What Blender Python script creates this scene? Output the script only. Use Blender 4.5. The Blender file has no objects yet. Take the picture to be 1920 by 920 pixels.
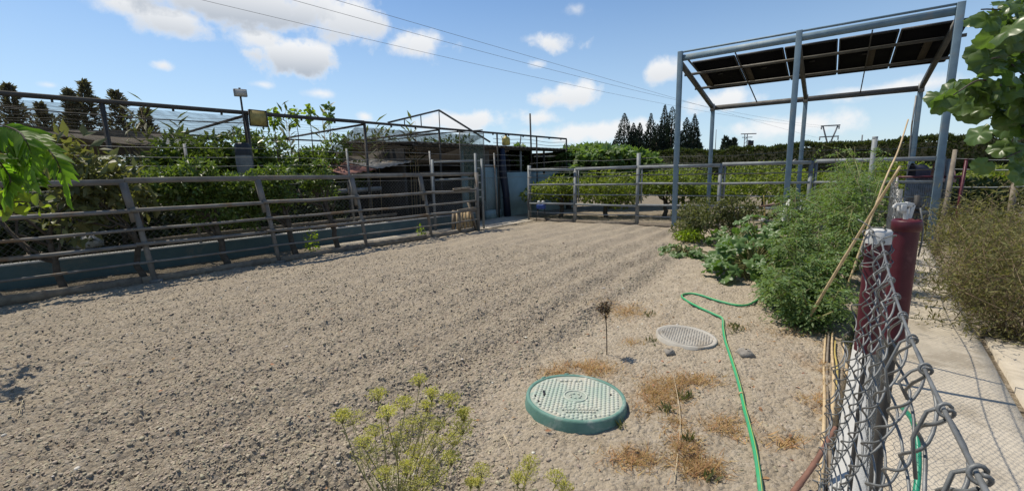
import bpy, math, random
import numpy as np
from mathutils import Vector, Matrix
random.seed(7); RNG = np.random.default_rng(11)
scene = bpy.context.scene
COL = scene.collection
# ------------------------------------------------------------------ camera
FPX, PITCH, ROLL, HC = 807.0, math.radians(9.334), math.radians(1.386), 1.5
cam = bpy.data.cameras.new("camera"); camo = bpy.data.objects.new("camera", cam); COL.objects.link(camo)
cam.sensor_width = 36; cam.lens = 36 * FPX / 1920; cam.clip_start = .01; cam.clip_end = 9000
camo.matrix_world = Matrix.Translation((0, 0, HC)) @ Matrix.Rotation(math.pi / 2 - PITCH, 4, 'X') @ Matrix.Rotation(-ROLL, 4, 'Z')
scene.camera = camo
scene.view_settings.view_transform = 'Standard'; scene.view_settings.look = 'None'
scene.view_settings.exposure = 0.0; scene.view_settings.gamma = 1
scene.render.resolution_x = 1024; scene.render.resolution_y = 490
_cp, _sp, _cr, _sr = math.cos(PITCH), math.sin(PITCH), math.cos(-ROLL), math.sin(-ROLL)
_R = np.array([[_cr, -_sr, 0], [_sr, _cr, 0], [0, 0, 1]]) @ np.array([[1, 0, 0], [0, -_sp, -_cp], [0, _cp, -_sp]])
def ray(x, y): return _R.T @ np.array([(x - 960) / FPX, (y - 460) / FPX, 1.0])
def G(x, y, z=0.0):
    d = ray(x, y); t = (z - HC) / d[2]; return np.array([0, 0, HC]) + d * t
def at(x, y, Y):
    d = ray(x, y); return np.array([0, 0, HC]) + d * (Y / d[1])
# ------------------------------------------------------------------ sun and sky
SUN_EL, SUN_AZ = 63.0, -57.0            # azimuth measured from +Y towards +X
sun = bpy.data.lights.new("sun", 'SUN'); suno = bpy.data.objects.new("sun", sun); COL.objects.link(suno)
sun.energy = 5.0; sun.angle = math.radians(.5); sun.color = (1, .93, .80)
_sd = Vector((math.sin(math.radians(SUN_AZ)) * math.cos(math.radians(SUN_EL)), math.cos(math.radians(SUN_AZ)) * math.cos(math.radians(SUN_EL)), math.sin(math.radians(SUN_EL))))
suno.rotation_euler = _sd.to_track_quat('Z', 'Y').to_euler(); suno.location = (0, 0, 30)
world = bpy.data.worlds.new("World"); scene.world = world; world.use_nodes = True
SKY_STRENGTH = .135
class X:
    """tiny node-expression helper"""
    nt = None
    def __init__(s, sock): s.s = sock
    @staticmethod
    def m(op, *a, clamp=False):
        n = X.nt.nodes.new('ShaderNodeMath'); n.operation = op; n.use_clamp = clamp
        for i, v in enumerate(a):
            if isinstance(v, X): X.nt.links.new(v.s, n.inputs[i])
            else: n.inputs[i].default_value = v
        return X(n.outputs[0])
    def __add__(s, o): return X.m('ADD', s, o)
    def __sub__(s, o): return X.m('SUBTRACT', s, o)
    def __rsub__(s, o): return X.m('SUBTRACT', o, s)
    def __mul__(s, o): return X.m('MULTIPLY', s, o)
    def __truediv__(s, o): return X.m('DIVIDE', s, o)
    def mx(s, o): return X.m('MAXIMUM', s, o)
    def cl(s): return X.m('ADD', s, 0.0, clamp=True)
    def ss(s, a, b):
        n = X.nt.nodes.new('ShaderNodeMapRange'); n.interpolation_type = 'SMOOTHSTEP'
        X.nt.links.new(s.s, n.inputs[0]); n.inputs[1].default_value = a; n.inputs[2].default_value = b; return X(n.outputs[0])
def vdot(vec, c):
    n = X.nt.nodes.new('ShaderNodeVectorMath'); n.operation = 'DOT_PRODUCT'
    X.nt.links.new(vec, n.inputs[0]); n.inputs[1].default_value = tuple(c); return X(n.outputs['Value'])
def noise_fac(nt, vec, scale, detail=6, rough=.55, dist=0):
    n = nt.nodes.new('ShaderNodeTexNoise'); n.inputs['Scale'].default_value = scale; n.inputs['Detail'].default_value = detail
    n.inputs['Roughness'].default_value = rough; n.inputs['Distortion'].default_value = dist
    if vec is not None: nt.links.new(vec, n.inputs['Vector'])
    return X(n.outputs[0])
def mixc(nt, fac, a, b):
    n = nt.nodes.new('ShaderNodeMix'); n.data_type = 'RGBA'
    for sock, v in ((n.inputs[0], fac), (n.inputs[6], a), (n.inputs[7], b)):
        if isinstance(v, X): nt.links.new(v.s, sock)
        elif hasattr(v, 'links'): nt.links.new(v, sock)
        elif isinstance(v, tuple): sock.default_value = (*v[:3], 1)
        else: sock.default_value = v
    return n.outputs[2]
def build_world():
    nt = world.node_tree; X.nt = nt; nt.nodes.clear()
    out = nt.nodes.new('ShaderNodeOutputWorld'); bg = nt.nodes.new('ShaderNodeBackground')
    bg.inputs['Strength'].default_value = SKY_STRENGTH; nt.links.new(bg.outputs[0], out.inputs[0])
    sky = nt.nodes.new('ShaderNodeTexSky'); sky.sky_type = 'NISHITA'; sky.sun_disc = False
    sky.sun_elevation = math.radians(SUN_EL); sky.sun_rotation = math.radians(SUN_AZ)
    sky.air_density = 1.0; sky.dust_density = .25; sky.ozone_density = 3.0; sky.altitude = 50
    tc = nt.nodes.new('ShaderNodeTexCoord'); d = tc.outputs['Generated']
    N = noise_fac(nt, d, 7, 9, .58, .3); N2 = noise_fac(nt, d, 19, 8, .6)
    nz = (N - .5) * 2.5 + (N2 - .5) * 1.7
    clouds = [(470, 8, 270, 52, 1, .9), (655, 40, 120, 48, .95, .6), (330, 42, 90, 36, .9, .7), (560, 112, 100, 42, 1.15, 1), (490, 72, 70, 26, .7, .3),
              (785, 84, 80, 28, .8, .3), (305, 122, 32, 15, .75, .3), (1028, 78, 60, 22, .9, .25), (1005, 119, 26, 13, .6, .2), (1070, 183, 70, 26, .9, .35),
              (1243, 135, 40, 26, .85, .35), (1015, 222, 50, 17, .75, .2), (880, 226, 105, 24, .85, .25), (1078, 18, 32, 18, .5, .2), (600, 175, 60, 12, .45, 0),
              (490, 158, 34, 9, .45, 0), (1345, 190, 95, 22, .75, .15), (1690, 162, 170, 18, .68, .1), (95, 160, 36, 9, .4, 0), (684, 219, 22, 12, .6, .1),
              (1120, 246, 170, 22, .72, .1), (1470, 238, 170, 24, .62, 0), (1000, 72, 50, 14, .5, 0), (240, 8, 110, 22, .7, .4)]
    M = None; D = None
    for (px, py, rx, ry, st, dk) in clouds:
        c = ray(px, py); c = c / np.linalg.norm(c); r = np.cross(c, (0, 0, 1)); r /= np.linalg.norm(r); u = np.cross(r, c)
        k = math.cos(math.atan(math.hypot(px - 960, py - 460) / FPX))
        rxa, rya = rx * k * k / FPX, ry * k / FPX
        a = vdot(d, r / rxa); b = vdot(d, u / rya); f = vdot(d, c)
        q = X.m('SQRT', a * a + b * b)
        val = ((1.18 - q) + nz) * st * f.ss(.5, .7)
        dark = (.55 - b * .9).cl() * val.ss(.1, .8) * dk
        M = val if M is None else M.mx(val); D = dark if D is None else D.mx(dark)
    fwd = vdot(d, (0, _cp, -_sp)).ss(.25, .6)                       # scattered cumulus all round, the listed ones in front
    gen = (noise_fac(nt, d, 3.2, 8, .6, .2) - .56) * 6.0 * (1.0 - fwd)
    M = M.mx(gen); mask = M.ss(.08, .72)
    hz = vdot(d, (0, 0, 1))
    hs = nt.nodes.new('ShaderNodeHueSaturation'); hs.inputs['Saturation'].default_value = 1.12; hs.inputs['Value'].default_value = 1.0; nt.links.new(sky.outputs[0], hs.inputs['Color'])
    skyc = mixc(nt, hz.ss(.46, -.02) * .62, hs.outputs[0], (4.4, 5.7, 6.9))
    cc = mixc(nt, D.cl(), (6.9, 6.95, 7.0), (3.6, 3.95, 4.45))
    fin = mixc(nt, mask * .95, skyc, cc)
    nt.links.new(fin, bg.inputs['Color'])
build_world()
# ------------------------------------------------------------------ helpers
MATS = {}
def mat(name, col, rough=.7, var=.25, scale=8, bump=.0, bscale=40, metal=0, col2=None, trans=0, island=0, stain=None, coord='Object', spec=.4):
    if name in MATS: return MATS[name]
    m = bpy.data.materials.new(name); m.use_nodes = True; nt = m.node_tree; X.nt = nt
    p = nt.nodes['Principled BSDF']; p.inputs['Roughness'].default_value = rough; p.inputs['Metallic'].default_value = metal
    p.inputs['Specular IOR Level'].default_value = spec
    tc = nt.nodes.new('ShaderNodeTexCoord').outputs[coord]
    c2 = col2 or tuple(c * (1 - var) for c in col)
    f = noise_fac(nt, tc, scale, 7, .6).ss(.3, .7)
    c = mixc(nt, f, col, c2)
    if stain:
        c = mixc(nt, noise_fac(nt, tc, scale * .4, 9, .7, .5).ss(.52, .66), c, stain)
    if island:
        g = nt.nodes.new('ShaderNodeNewGeometry'); r = X(g.outputs['Random Per Island'])
        hs = nt.nodes.new('ShaderNodeHueSaturation'); nt.links.new(c, hs.inputs['Color'])
        nt.links.new((r * island + (1 - island * .5)).s, hs.inputs['Value']); 
        nt.links.new((X.m('FRACT', r * 7.3) * .05 + .475).s, hs.inputs['Hue']); c = hs.outputs[0]
    nt.links.new(c, p.inputs['Base Color'])
    nt.links.new((noise_fac(nt, tc, scale * 3, 4) * .3 + (rough - .15)).s, p.inputs['Roughness'])
    if bump:
        b = nt.nodes.new('ShaderNodeBump'); b.inputs['Strength'].default_value = bump; b.inputs['Distance'].default_value = .01
        nt.links.new(noise_fac(nt, tc, bscale, 8, .65).s, b.inputs['Height']); nt.links.new(b.outputs[0], p.inputs['Normal'])
    if trans:
        t = nt.nodes.new('ShaderNodeBsdfTranslucent'); mx = nt.nodes.new('ShaderNodeMixShader'); mx.inputs[0].default_value = trans
        tcx = mixc(nt, .75, c, (col[0] * 2.0, col[1] * 2.1, col[2] * .7)); nt.links.new(tcx, t.inputs['Color'])
        nt.links.new(p.outputs[0], mx.inputs[1]); nt.links.new(t.outputs[0], mx.inputs[2])
        nt.links.new(mx.outputs[0], nt.nodes['Material Output'].inputs[0])
    MATS[name] = m; return m
def np_mesh(name, V, F, smooth=False):
    """V (n,3); F list of arrays (k,3) or (k,4)"""
    F = [np.asarray(f, dtype=np.int32) for f in (F if isinstance(F, list) else [F])]
    me = bpy.data.meshes.new(name); me.vertices.add(len(V)); me.vertices.foreach_set('co', np.asarray(V, dtype=np.float32).ravel())
    li = np.concatenate([f.ravel() for f in F]); tot = np.concatenate([np.full(len(f), f.shape[1]) for f in F])
    me.loops.add(len(li)); me.loops.foreach_set('vertex_index', li)
    me.polygons.add(len(tot)); st = np.concatenate([[0], np.cumsum(tot)[:-1]])
    me.polygons.foreach_set('loop_start', st.astype(np.int32)); me.polygons.foreach_set('loop_total', tot.astype(np.int32))
    if smooth: me.polygons.foreach_set('use_smooth', np.ones(len(tot), dtype=bool))
    me.update(calc_edges=True); return me
def link(name, me, m, parent=None):
    o = bpy.data.objects.new(name, me); COL.objects.link(o)
    if m is not None and not me.materials: me.materials.append(m)
    if parent is not None: o.parent = parent
    return o
def root_of(o):
    while o.parent is not None: o = o.parent
    return o
def tag(o, label=None, cat=None, group=None, kind=None):
    if label: o['label'] = label
    if cat: o['category'] = cat
    if group: o['group'] = group
    if kind: o['kind'] = kind
    return o
def thing(name, loc, label, cat, group=None):
    o = bpy.data.objects.new(name, None); COL.objects.link(o); o.location = tuple(float(v) for v in loc); o.empty_display_size = .2
    return tag(o, label, cat, group)
class MB:
    def __init__(s): s.v = []; s.q = []; s.t = []; s.n = 0
    def add(s, V, Q=None, T=None):
        V = np.asarray(V, float)
        if Q is not None and len(Q): s.q.append(np.asarray(Q) + s.n)
        if T is not None and len(T): s.t.append(np.asarray(T) + s.n)
        s.v.append(V); s.n += len(V); return s
    BQ = [(0, 3, 2, 1), (4, 5, 6, 7), (0, 1, 5, 4), (1, 2, 6, 5), (2, 3, 7, 6), (3, 0, 4, 7)]
    def bar(s, a, b, w, h, up=(0, 0, 1), roll=0):
        a = np.asarray(a, float); b = np.asarray(b, float); d = b - a; d /= np.linalg.norm(d)
        up = np.asarray(up, float); x = np.cross(d, up)
        if np.linalg.norm(x) < 1e-4: x = np.cross(d, (0, 1, 0))
        x /= np.linalg.norm(x); z = np.cross(x, d)
        V = [p + sx * w / 2 * x + sz * h / 2 * z for p in (a, b) for (sx, sz) in ((-1, -1), (1, -1), (1, 1), (-1, 1))]
        return s.add(V, s.BQ)
    def box(s, c, size, ax=(1, 0)):
        """box centred at c; ax = horizontal unit direction of its length"""
        c = np.asarray(c, float); d = np.array([ax[0], ax[1], 0.]); d /= np.linalg.norm(d)
        return s.bar(c - d * size[0] / 2, c + d * size[0] / 2, size[1], size[2])
    def tube(s, pts, r, n=6, caps=True):
        P = np.asarray(pts, float); r = np.broadcast_to(np.asarray(r, float), (len(P),))
        T = np.gradient(P, axis=0); T /= (np.linalg.norm(T, axis=1)[:, None] + 1e-12)
        ref = np.array([0, 0, 1.]) if abs(T[0][2]) < .9 else np.array([1., 0, 0])
        X0 = np.cross(T[0], ref); XX = np.empty_like(P); x = X0 / np.linalg.norm(X0)
        for i in range(len(P)):
            ti = T[i]; x = x - ti * (x[0] * ti[0] + x[1] * ti[1] + x[2] * ti[2]); x = x / (math.sqrt(x[0] ** 2 + x[1] ** 2 + x[2] ** 2) + 1e-12); XX[i] = x
        YY = np.cross(T, XX); an = 2 * math.pi * np.arange(n) / n
        V = (P[:, None, :] + r[:, None, None] * (np.cos(an)[None, :, None] * XX[:, None, :] + np.sin(an)[None, :, None] * YY[:, None, :])).reshape(-1, 3)
        ii, kk = np.meshgrid(np.arange(len(P) - 1), np.arange(n), indexing='ij'); k2 = (kk + 1) % n
        Q = np.stack([ii * n + kk, ii * n + k2, (ii + 1) * n + k2, (ii + 1) * n + kk], -1).reshape(-1, 4)
        T3 = []
        if caps:
            T3 += [(0, k + 1, k) for k in range(1, n - 1)]; b = (len(P) - 1) * n; T3 += [(b, b + k, b + k + 1) for k in range(1, n - 1)]
        return s.add(V, Q, T3)
    def disc_lathe(s, prof, n=48, c=(0, 0, 0), M=None):
        """prof [(r,z)...] revolved"""
        V = []; c = np.asarray(c, float)
        for r, z in prof:
            for k in range(n):
                a = 2 * math.pi * k / n; V.append((r * math.cos(a), r * math.sin(a), z))
        V = np.array(V)
        if M is not None: V = V @ np.array(M).T
        V = V + c; m = len(prof)
        Q = [(i * n + k, i * n + (k + 1) % n, (i + 1) * n + (k + 1) % n, (i + 1) * n + k) for i in range(m - 1) for k in range(n)]
        return s.add(V, Q)
    def build(s, name, m, parent=None, smooth=False, bevel=0, kind=None, label=None):
        V = np.concatenate(s.v); F = []
        if parent is not None: V = V - np.array(root_of(parent).location)
        if s.q: F.append(np.concatenate(s.q))
        if s.t: F.append(np.concatenate(s.t))
        o = link(name, np_mesh(name, V, F, smooth), m, parent)
        if bevel:
            b = o.modifiers.new('bevel', 'BEVEL'); b.width = bevel; b.segments = 2; b.limit_method = 'ANGLE'
        if kind: o['kind'] = kind
        if label: o['label'] = label
        return o
def solo(mb, name, m, label, cat, group=None, **k): return tag(mb.build(name, m, None, **k), label, cat, group)
def spline(pts, n=8):
    P = np.asarray(pts, float); out = []
    E = np.vstack([2 * P[0] - P[1], P, 2 * P[-1] - P[-2]])
    for i in range(1, len(E) - 2):
        for t in np.linspace(0, 1, n, endpoint=False):
            a, b, c, d = E[i - 1], E[i], E[i + 1], E[i + 2]
            out.append(.5 * (2 * b + (c - a) * t + (2 * a - 5 * b + 4 * c - d) * t * t + (3 * b - a - 3 * c + d) * t ** 3))
    out.append(P[-1]); return np.array(out)
# leaf templates: (verts, tris) with the leaf along +y, unit length
LEAF = (np.array([(0, 0, 0), (.22, .4, .06), (0, 1, -.06), (-.22, .4, .06), (0, .45, -.03)]), np.array([(0, 1, 4), (1, 2, 4), (2, 3, 4), (3, 0, 4)]))
SLIM = (np.array([(0, 0, 0), (.1, .45, .03), (0, 1, -.1), (-.1, .45, .03)]), np.array([(0, 1, 2), (0, 2, 3)]))
ROUND = (np.array([(0, 0, 0), (.3, .15, .05), (.42, .5, .08), (.2, .85, 0), (0, 1, -.08), (-.2, .85, 0), (-.42, .5, .08), (-.3, .15, .05), (0, .5, -.03)]),
         np.array([(8, i, (i + 1) % 8) for i in range(8)]))
LOBED = (np.array([(0, 0, 0), (.4, -.02, .03), (.28, .3, 0), (.5, .55, -.05), (.2, .55, 0), (0, 1, -.1), (-.2, .55, 0), (-.5, .55, -.05), (-.28, .3, 0), (-.4, -.02, .03), (0, .35, -.02)]),
         np.array([(10, i, (i + 1) % 10) for i in range(10)]))
BLADE = (np.array([(-.035, 0, 0), (.035, 0, 0), (.02, .6, .05), (0, 1, .2), (-.02, .6, .05)]), np.array([(0, 1, 2), (0, 2, 4), (4, 2, 3)]))
def unit(a): return a / (np.linalg.norm(a, axis=-1, keepdims=True) + 1e-9)
def leaf_cloud(P, D, N, S, tpl):
    """vectorised: points, directions, normals, sizes"""
    D = unit(D); Xa = unit(np.cross(D, N)); Z = np.cross(Xa, D); tv, tf = tpl
    V = P[:, None, :] + S[:, None, None] * (tv[None, :, 0:1] * Xa[:, None, :] + tv[None, :, 1:2] * D[:, None, :] + tv[None, :, 2:3] * Z[:, None, :])
    F = tf[None] + (np.arange(len(P)) * len(tv))[:, None, None]
    return V.reshape(-1, 3), F.reshape(-1, 3)
def ball(n, shell=.5):
    d = unit(RNG.normal(size=(n, 3))); r = RNG.uniform(shell ** 3, 1, n) ** (1 / 3); return d * r[:, None]
def clump_points(clumps, n, shell=.55):
    """clumps: (centre, radii); returns points and outward dirs"""
    w = np.array([c[1][0] * c[1][1] + c[1][0] * c[1][2] + c[1][1] * c[1][2] for c in clumps]); w = w / w.sum()
    idx = RNG.choice(len(clumps), n, p=w); b = ball(n, shell)
    C = np.array([c[0] for c in clumps])[idx]; R = np.array([c[1] for c in clumps])[idx]
    return C + b * R, b
def foliage(name, m, parent, clumps, n, size, tpl=LEAF, shell=.55, droop=.2, rnd=.9, flat=.5, kind=None, taper=None):
    P, out = clump_points(clumps, n, shell)
    D = out + RNG.normal(size=(n, 3)) * rnd; D[:, 2] -= droop
    N = RNG.normal(size=(n, 3)) * (1 - flat) + np.array([0, 0, 1]) * flat + out * .3
    S = RNG.uniform(size * .6, size * 1.25, n)
    V, F = leaf_cloud(P, D, N, S, tpl)
    if parent is not None: V = V - np.array(root_of(parent).location)
    o = link(name, np_mesh(name, V, F), m, parent)
    if kind: o['kind'] = kind
    return o
def random_clumps(c, R, k, rr=(.35, .6)):
    """k lumps inside an ellipsoid"""
    out = []
    for _ in range(k):
        b = ball(1, .3)[0] * .72; s = random.uniform(*rr)
        out.append((np.asarray(c) + b * np.asarray(R), np.asarray(R) * s * np.array([1, 1, .8])))
    return out
def limb(mb, a, b, r0, r1, wob=.06, n=6, seg=6):
    a = np.asarray(a, float); b = np.asarray(b, float); L = np.linalg.norm(b - a)
    P = [a + (b - a) * t + RNG.normal(size=3) * wob * L * math.sin(math.pi * t) * .5 for t in np.linspace(0, 1, seg)]
    mb.tube(P, np.linspace(r0, r1, seg), n); return P
# ------------------------------------------------------------------ noise for the soil
def h2(ix, iy, s):
    n = (ix.astype(np.int64) * 374761393 + iy.astype(np.int64) * 668265263 + s * 982451653) & 0x7fffffff
    n = ((n ^ (n >> 13)) * 1274126177) & 0x7fffffff; return ((n ^ (n >> 16)) & 0xffff) / 65535.0
def vnoise(x, y, s=0):
    ix = np.floor(x); iy = np.floor(y); fx = x - ix; fy = y - iy; fx = fx * fx * (3 - 2 * fx); fy = fy * fy * (3 - 2 * fy)
    a = h2(ix, iy, s); b = h2(ix + 1, iy, s); c = h2(ix, iy + 1, s); d = h2(ix + 1, iy + 1, s)
    return a + (b - a) * fx + (c - a) * fy + (a - b - c + d) * fx * fy
def fbm(x, y, s=0, o=4):
    r = 0; a = .5
    for i in range(o): r = r + a * vnoise(x * 2 ** i, y * 2 ** i, s + i * 17); a *= .5
    return r
def clods(x, y, sc, s, dens=1.0):
    X_, Y_ = x / sc, y / sc; ix = np.floor(X_); iy = np.floor(Y_); r = np.zeros_like(x)
    for i in (-1, 0, 1):
        for j in (-1, 0, 1):
            cx, cy = ix + i, iy + j; px = cx + h2(cx, cy, s); py = cy + h2(cx, cy, s + 1); R = (.25 + .45 * h2(cx, cy, s + 2)) * (h2(cx, cy, s + 3) < dens)
            ax = .75 + .5 * h2(cx, cy, s + 5)
            d2 = ((X_ - px) * ax) ** 2 + ((Y_ - py) / ax) ** 2
            r = np.maximum(r, np.sqrt(np.maximum(R * R - d2, 0)) * (.5 + .7 * h2(cx, cy, s + 4)))
    return r * sc
AZL = math.radians(41.8); A = np.array([math.sin(AZL), math.cos(AZL)]); NA = np.array([A[1], -A[0]])      # left fence direction, normal into the field
L0 = np.array([-5.6, 6.5])
def Lp(u, off, z=0.): p = L0 + A * u - NA * off; return np.array([p[0], p[1], z])                     # point by the left fence, off = metres behind it
AZR = math.radians(-54.5); Cd = np.array([math.sin(AZR), math.cos(AZR)]); NC = np.array([-Cd[1], Cd[0]]) * -1  # rear fence direction (to the left), NC away from the camera
R0 = np.array([3.56, 12.15])
def Rp(u, off, z=0.): p = R0 - Cd * u + NC * off; return np.array([p[0], p[1], z])                     # u to the right
AZK = math.radians(40.5); K = np.array([math.sin(AZK), math.cos(AZK)]); NK = np.array([K[1], -K[0]]); K0 = np.array([1.5, 1.72])
def Kp(u, s, z=0.): p = K0 + K * u + NK * s; return np.array([p[0], p[1], z])                          # kerb line, s to the right
PATH_Z = -.08
bx = np.array([-.1, -.27, -.38, .11, .7, 1.39, 2.45, 3.3, 4.3, 6.2, 8]); by = np.array([.5, 1.93, 2.65, 3.27, 3.95, 4.98, 6.66, 8.5, 11.3, 14, 16])
def masks(x, y):
    bnd = np.interp(y, by, bx) + (fbm(x * 1.5, y * 1.5, 5) - .5) * .5
    sl = (x - L0[0]) * NA[0] + (y - L0[1]) * NA[1]; sr = (x - R0[0]) * NC[0] + (y - R0[1]) * NC[1]; sk = (x - K0[0]) * NK[0] + (y - K0[1]) * NK[1]
    field = np.clip((sl - .08) / .1, 0, 1) * np.clip((.0 - sr) / .25, 0, 1)
    til = np.clip((bnd - x) / .3 + .5, 0, 1) * field
    return til, field, sl, sr, sk
def soil(x, y):
    til, field, sl, sr, sk = masks(x, y)
    r = np.hypot(x, y); near = np.clip(1.5 - r / 11, 0.35, 1)
    w = x * math.cos(math.radians(36)) - y * math.sin(math.radians(36))
    wv = w + (fbm(x * .5, y * .5, 9) - .5) * .5
    h = (fbm(x * .7, y * .7, 1) - .5) * .05
    rough = clods(x, y, .026, 21) * .75 + clods(x, y, .045, 31, .8) * .7 + clods(x, y, .1, 41, .25) * .28 + (fbm(x * 14, y * 14, 3) - .5) * .03
    lump = (fbm(x * 3, y * 3, 12) - .5) * .07
    ht = .045 + np.sin(wv * 2 * math.pi / .55) * (.016 + .026 * np.exp(-((np.interp(y, by, bx) - x) / 1.6) ** 2)) + rough * near * 1.0 + lump - .03
    hb = (fbm(x * 4, y * 4, 13) - .5) * .045 + (fbm(x * 18, y * 18, 14) - .5) * .018 + clods(x, y, .03, 51, .6) * .5 + clods(x, y, .1, 61, .14) * .4
    out = h + til * ht + (1 - til) * hb * np.where(r < 14, 1, .3)
    # furrow shoulder where the tilled ground meets the trodden ground
    side = np.clip((sk + .12) / .06, 0, 1); out = out * (1 - side * .6) - side * (.115)
    flat = np.exp(-((x - .39) ** 2 + (y - 2.63) ** 2) / .16) + np.exp(-((x - 1.55) ** 2 + (y - 3.73) ** 2) / .1)
    out = out * (1 - .75 * np.clip(flat, 0, 1))
    far = np.clip((r - 16) / 5, 0, 1); return out * (1 - far) - far * .02
STRAW = [(1170, 582, 45, 14), (1100, 690, 55, 16), (1060, 704, 50, 10), (1240, 735, 48, 30), (1210, 760, 30, 20), (1300, 714, 60, 12), (1265, 800, 25, 30), (1290, 850, 30, 30), (1195, 860, 50, 20), (1320, 880, 40, 20), (1370, 800, 55, 22), (1460, 828, 50, 12), (1530, 750, 25, 25), (1540, 700, 12, 60), (1360, 455, 30, 12), (1500, 620, 60, 15)]
def ground():
    fa = np.radians(np.arange(-57, 57.01, .2)); ca = np.radians(np.arange(61, 300, 6.0)); th = np.concatenate([fa, ca])
    rr = np.concatenate([np.linspace(.05, 1.15, 8), np.exp(np.arange(math.log(1.2), math.log(16.5), .0042)), np.exp(np.linspace(math.log(17), math.log(4500), 46))])
    T, Rr = np.meshgrid(th, rr); x = (Rr * np.sin(T)).ravel(); y = (Rr * np.cos(T)).ravel(); z = soil(x, y)
    n, m = len(rr), len(th); i, j = np.meshgrid(np.arange(n - 1), np.arange(m), indexing='ij'); j2 = (j + 1) % m
    Q = np.stack([i * m + j, i * m + j2, (i + 1) * m + j2, (i + 1) * m + j], -1).reshape(-1, 4)[:, ::-1]
    c = len(x); V = np.vstack([np.stack([x, y, z], 1), [[0, 0, z[:m].mean()]]])
    T3 = np.stack([np.arange(m), np.full(m, c), (np.arange(m) + 1) % m], 1)[:, ::-1]
    me = np_mesh('ground', V, [Q, T3], True)
    til, field, sl, sr, sk = masks(V[:, 0], V[:, 1])
    straw = np.zeros(len(V))
    for px, py, rx, ry in STRAW:
        g = G(px, py); gx = G(px + rx, py); gy = G(px, py - ry); straw = np.maximum(straw, np.exp(-((V[:, 0] - g[0]) / (abs(gx[0] - g[0]) + .03)) ** 2 - ((V[:, 1] - g[1]) / (abs(gy[1] - g[1]) + .03)) ** 2))
    straw *= np.clip((fbm(V[:, 0] * 9, V[:, 1] * 9, 91) - .33) * 3.5, 0, 1)
    for nm, arr in (('straw', straw), ('tilled', til), ('field', np.clip(field, 0, 1) * (sk < -.1))):
        at_ = me.attributes.new(nm, 'FLOAT', 'POINT'); at_.data.foreach_set('value', arr.astype(np.float32))
    m_ = bpy.data.materials.new('soil'); m_.use_nodes = True; nt = m_.node_tree; X.nt = nt; p = nt.nodes['Principled BSDF']
    p.inputs['Roughness'].default_value = .95; p.inputs['Specular IOR Level'].default_value = .15
    P = nt.nodes.new('ShaderNodeTexCoord').outputs['Object']
    def attr(nm): a = nt.nodes.new('ShaderNodeAttribute'); a.attribute_name = nm; return X(a.outputs['Fac'])
    n1 = noise_fac(nt, P, 1.2, 8, .6); n2 = noise_fac(nt, P, 30, 8, .7); n3 = noise_fac(nt, P, 5, 8, .65)
    c_t = mixc(nt, n2.ss(.3, .7), (.355, .298, .222), (.255, .21, .157)); c_t = mixc(nt, n1.ss(.35, .7) * .5, c_t, (.39, .325, .235))
    c_b = mixc(nt, n3.ss(.3, .7), (.475, .395, .288), (.36, .295, .212)); c_b = mixc(nt, n2.ss(.45, .75) * .6, c_b, (.26, .21, .15))
    c_o = mixc(nt, n3.ss(.3, .7), (.26, .215, .155), (.17, .14, .095))
    c = mixc(nt, attr('tilled'), c_b, c_t); c = mixc(nt, attr('straw') * .45, c, (.33, .20, .095)); c = mixc(nt, attr('field'), c_o, c)
    vo = nt.nodes.new('ShaderNodeTexVoronoi'); vo.inputs['Scale'].default_value = 42; nt.links.new(P, vo.inputs['Vector'])
    sep = nt.nodes.new('ShaderNodeSeparateColor'); nt.links.new(vo.outputs['Color'], sep.inputs[0]); v = X(sep.outputs[0])
    c = mixc(nt, v.ss(.6, 1) * .35, c, (.46, .40, .33)); c = mixc(nt, v.ss(.3, .0) * .35, c, (.17, .14, .11))
    nt.links.new(c, p.inputs['Base Color'])
    b = nt.nodes.new('ShaderNodeBump'); b.inputs['Strength'].default_value = 1.0; b.inputs['Distance'].default_value = .028
    hgt = (1.0 - X(vo.outputs['Distance'])) * .6 + noise_fac(nt, P, 90, 8, .7) * .6; nt.links.new(hgt.s, b.inputs['Height']); nt.links.new(b.outputs[0], p.inputs['Normal'])
    o = link('ground', me, m_); o['kind'] = 'structure'; return m_
SOIL = ground()
def soil_z(x, y): return float(soil(np.array([x]), np.array([y]))[0])
def Gs(px, py): g = G(px, py); return np.array([g[0], g[1], soil_z(g[0], g[1])])
# ------------------------------------------------------------------ materials in use
M_GALV = mat('weathered_steel', (.30, .30, .29), .55, .45, 6, .15, 60, .35, col2=(.17, .165, .155), stain=(.22, .15, .09))
M_RAIL = mat('dusty_rail', (.20, .19, .175), .75, .3, 4, .2, 50, .1, col2=(.13, .12, .105), stain=(.17, .115, .07))
M_REARRAIL = mat('pale_rail', (.25, .27, .275), .65, .3, 5, .15, 60, .1, col2=(.17, .18, .18))
M_BLUE = mat('grey_blue_paint', (.18, .255, .30), .6, .2, 5, .06, 40, 0, col2=(.135, .195, .235), stain=(.21, .24, .25))
M_BROWNST = mat('dusty_steel', (.12, .115, .105), .65, .3, 5, .1, 40, .2)
M_WIRE = mat('galvanised_wire', (.20, .205, .20), .5, .4, 40, .1, 200, .25, col2=(.12, .12, .115))
M_DARKPIPE = mat('dark_pipe', (.075, .068, .06), .7, .3, 5, .1, 40, .2)
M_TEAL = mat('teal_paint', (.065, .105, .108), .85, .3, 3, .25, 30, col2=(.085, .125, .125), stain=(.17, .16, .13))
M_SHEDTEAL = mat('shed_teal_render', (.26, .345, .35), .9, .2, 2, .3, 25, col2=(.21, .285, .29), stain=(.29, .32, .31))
M_CONC = mat('concrete', (.50, .435, .34), .9, .2, 5, .5, 60, col2=(.41, .355, .275), stain=(.33, .28, .21))
M_KERB = mat('kerb_concrete', (.45, .44, .41), .9, .15, 8, .4, 80, col2=(.42, .41, .38))
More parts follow.
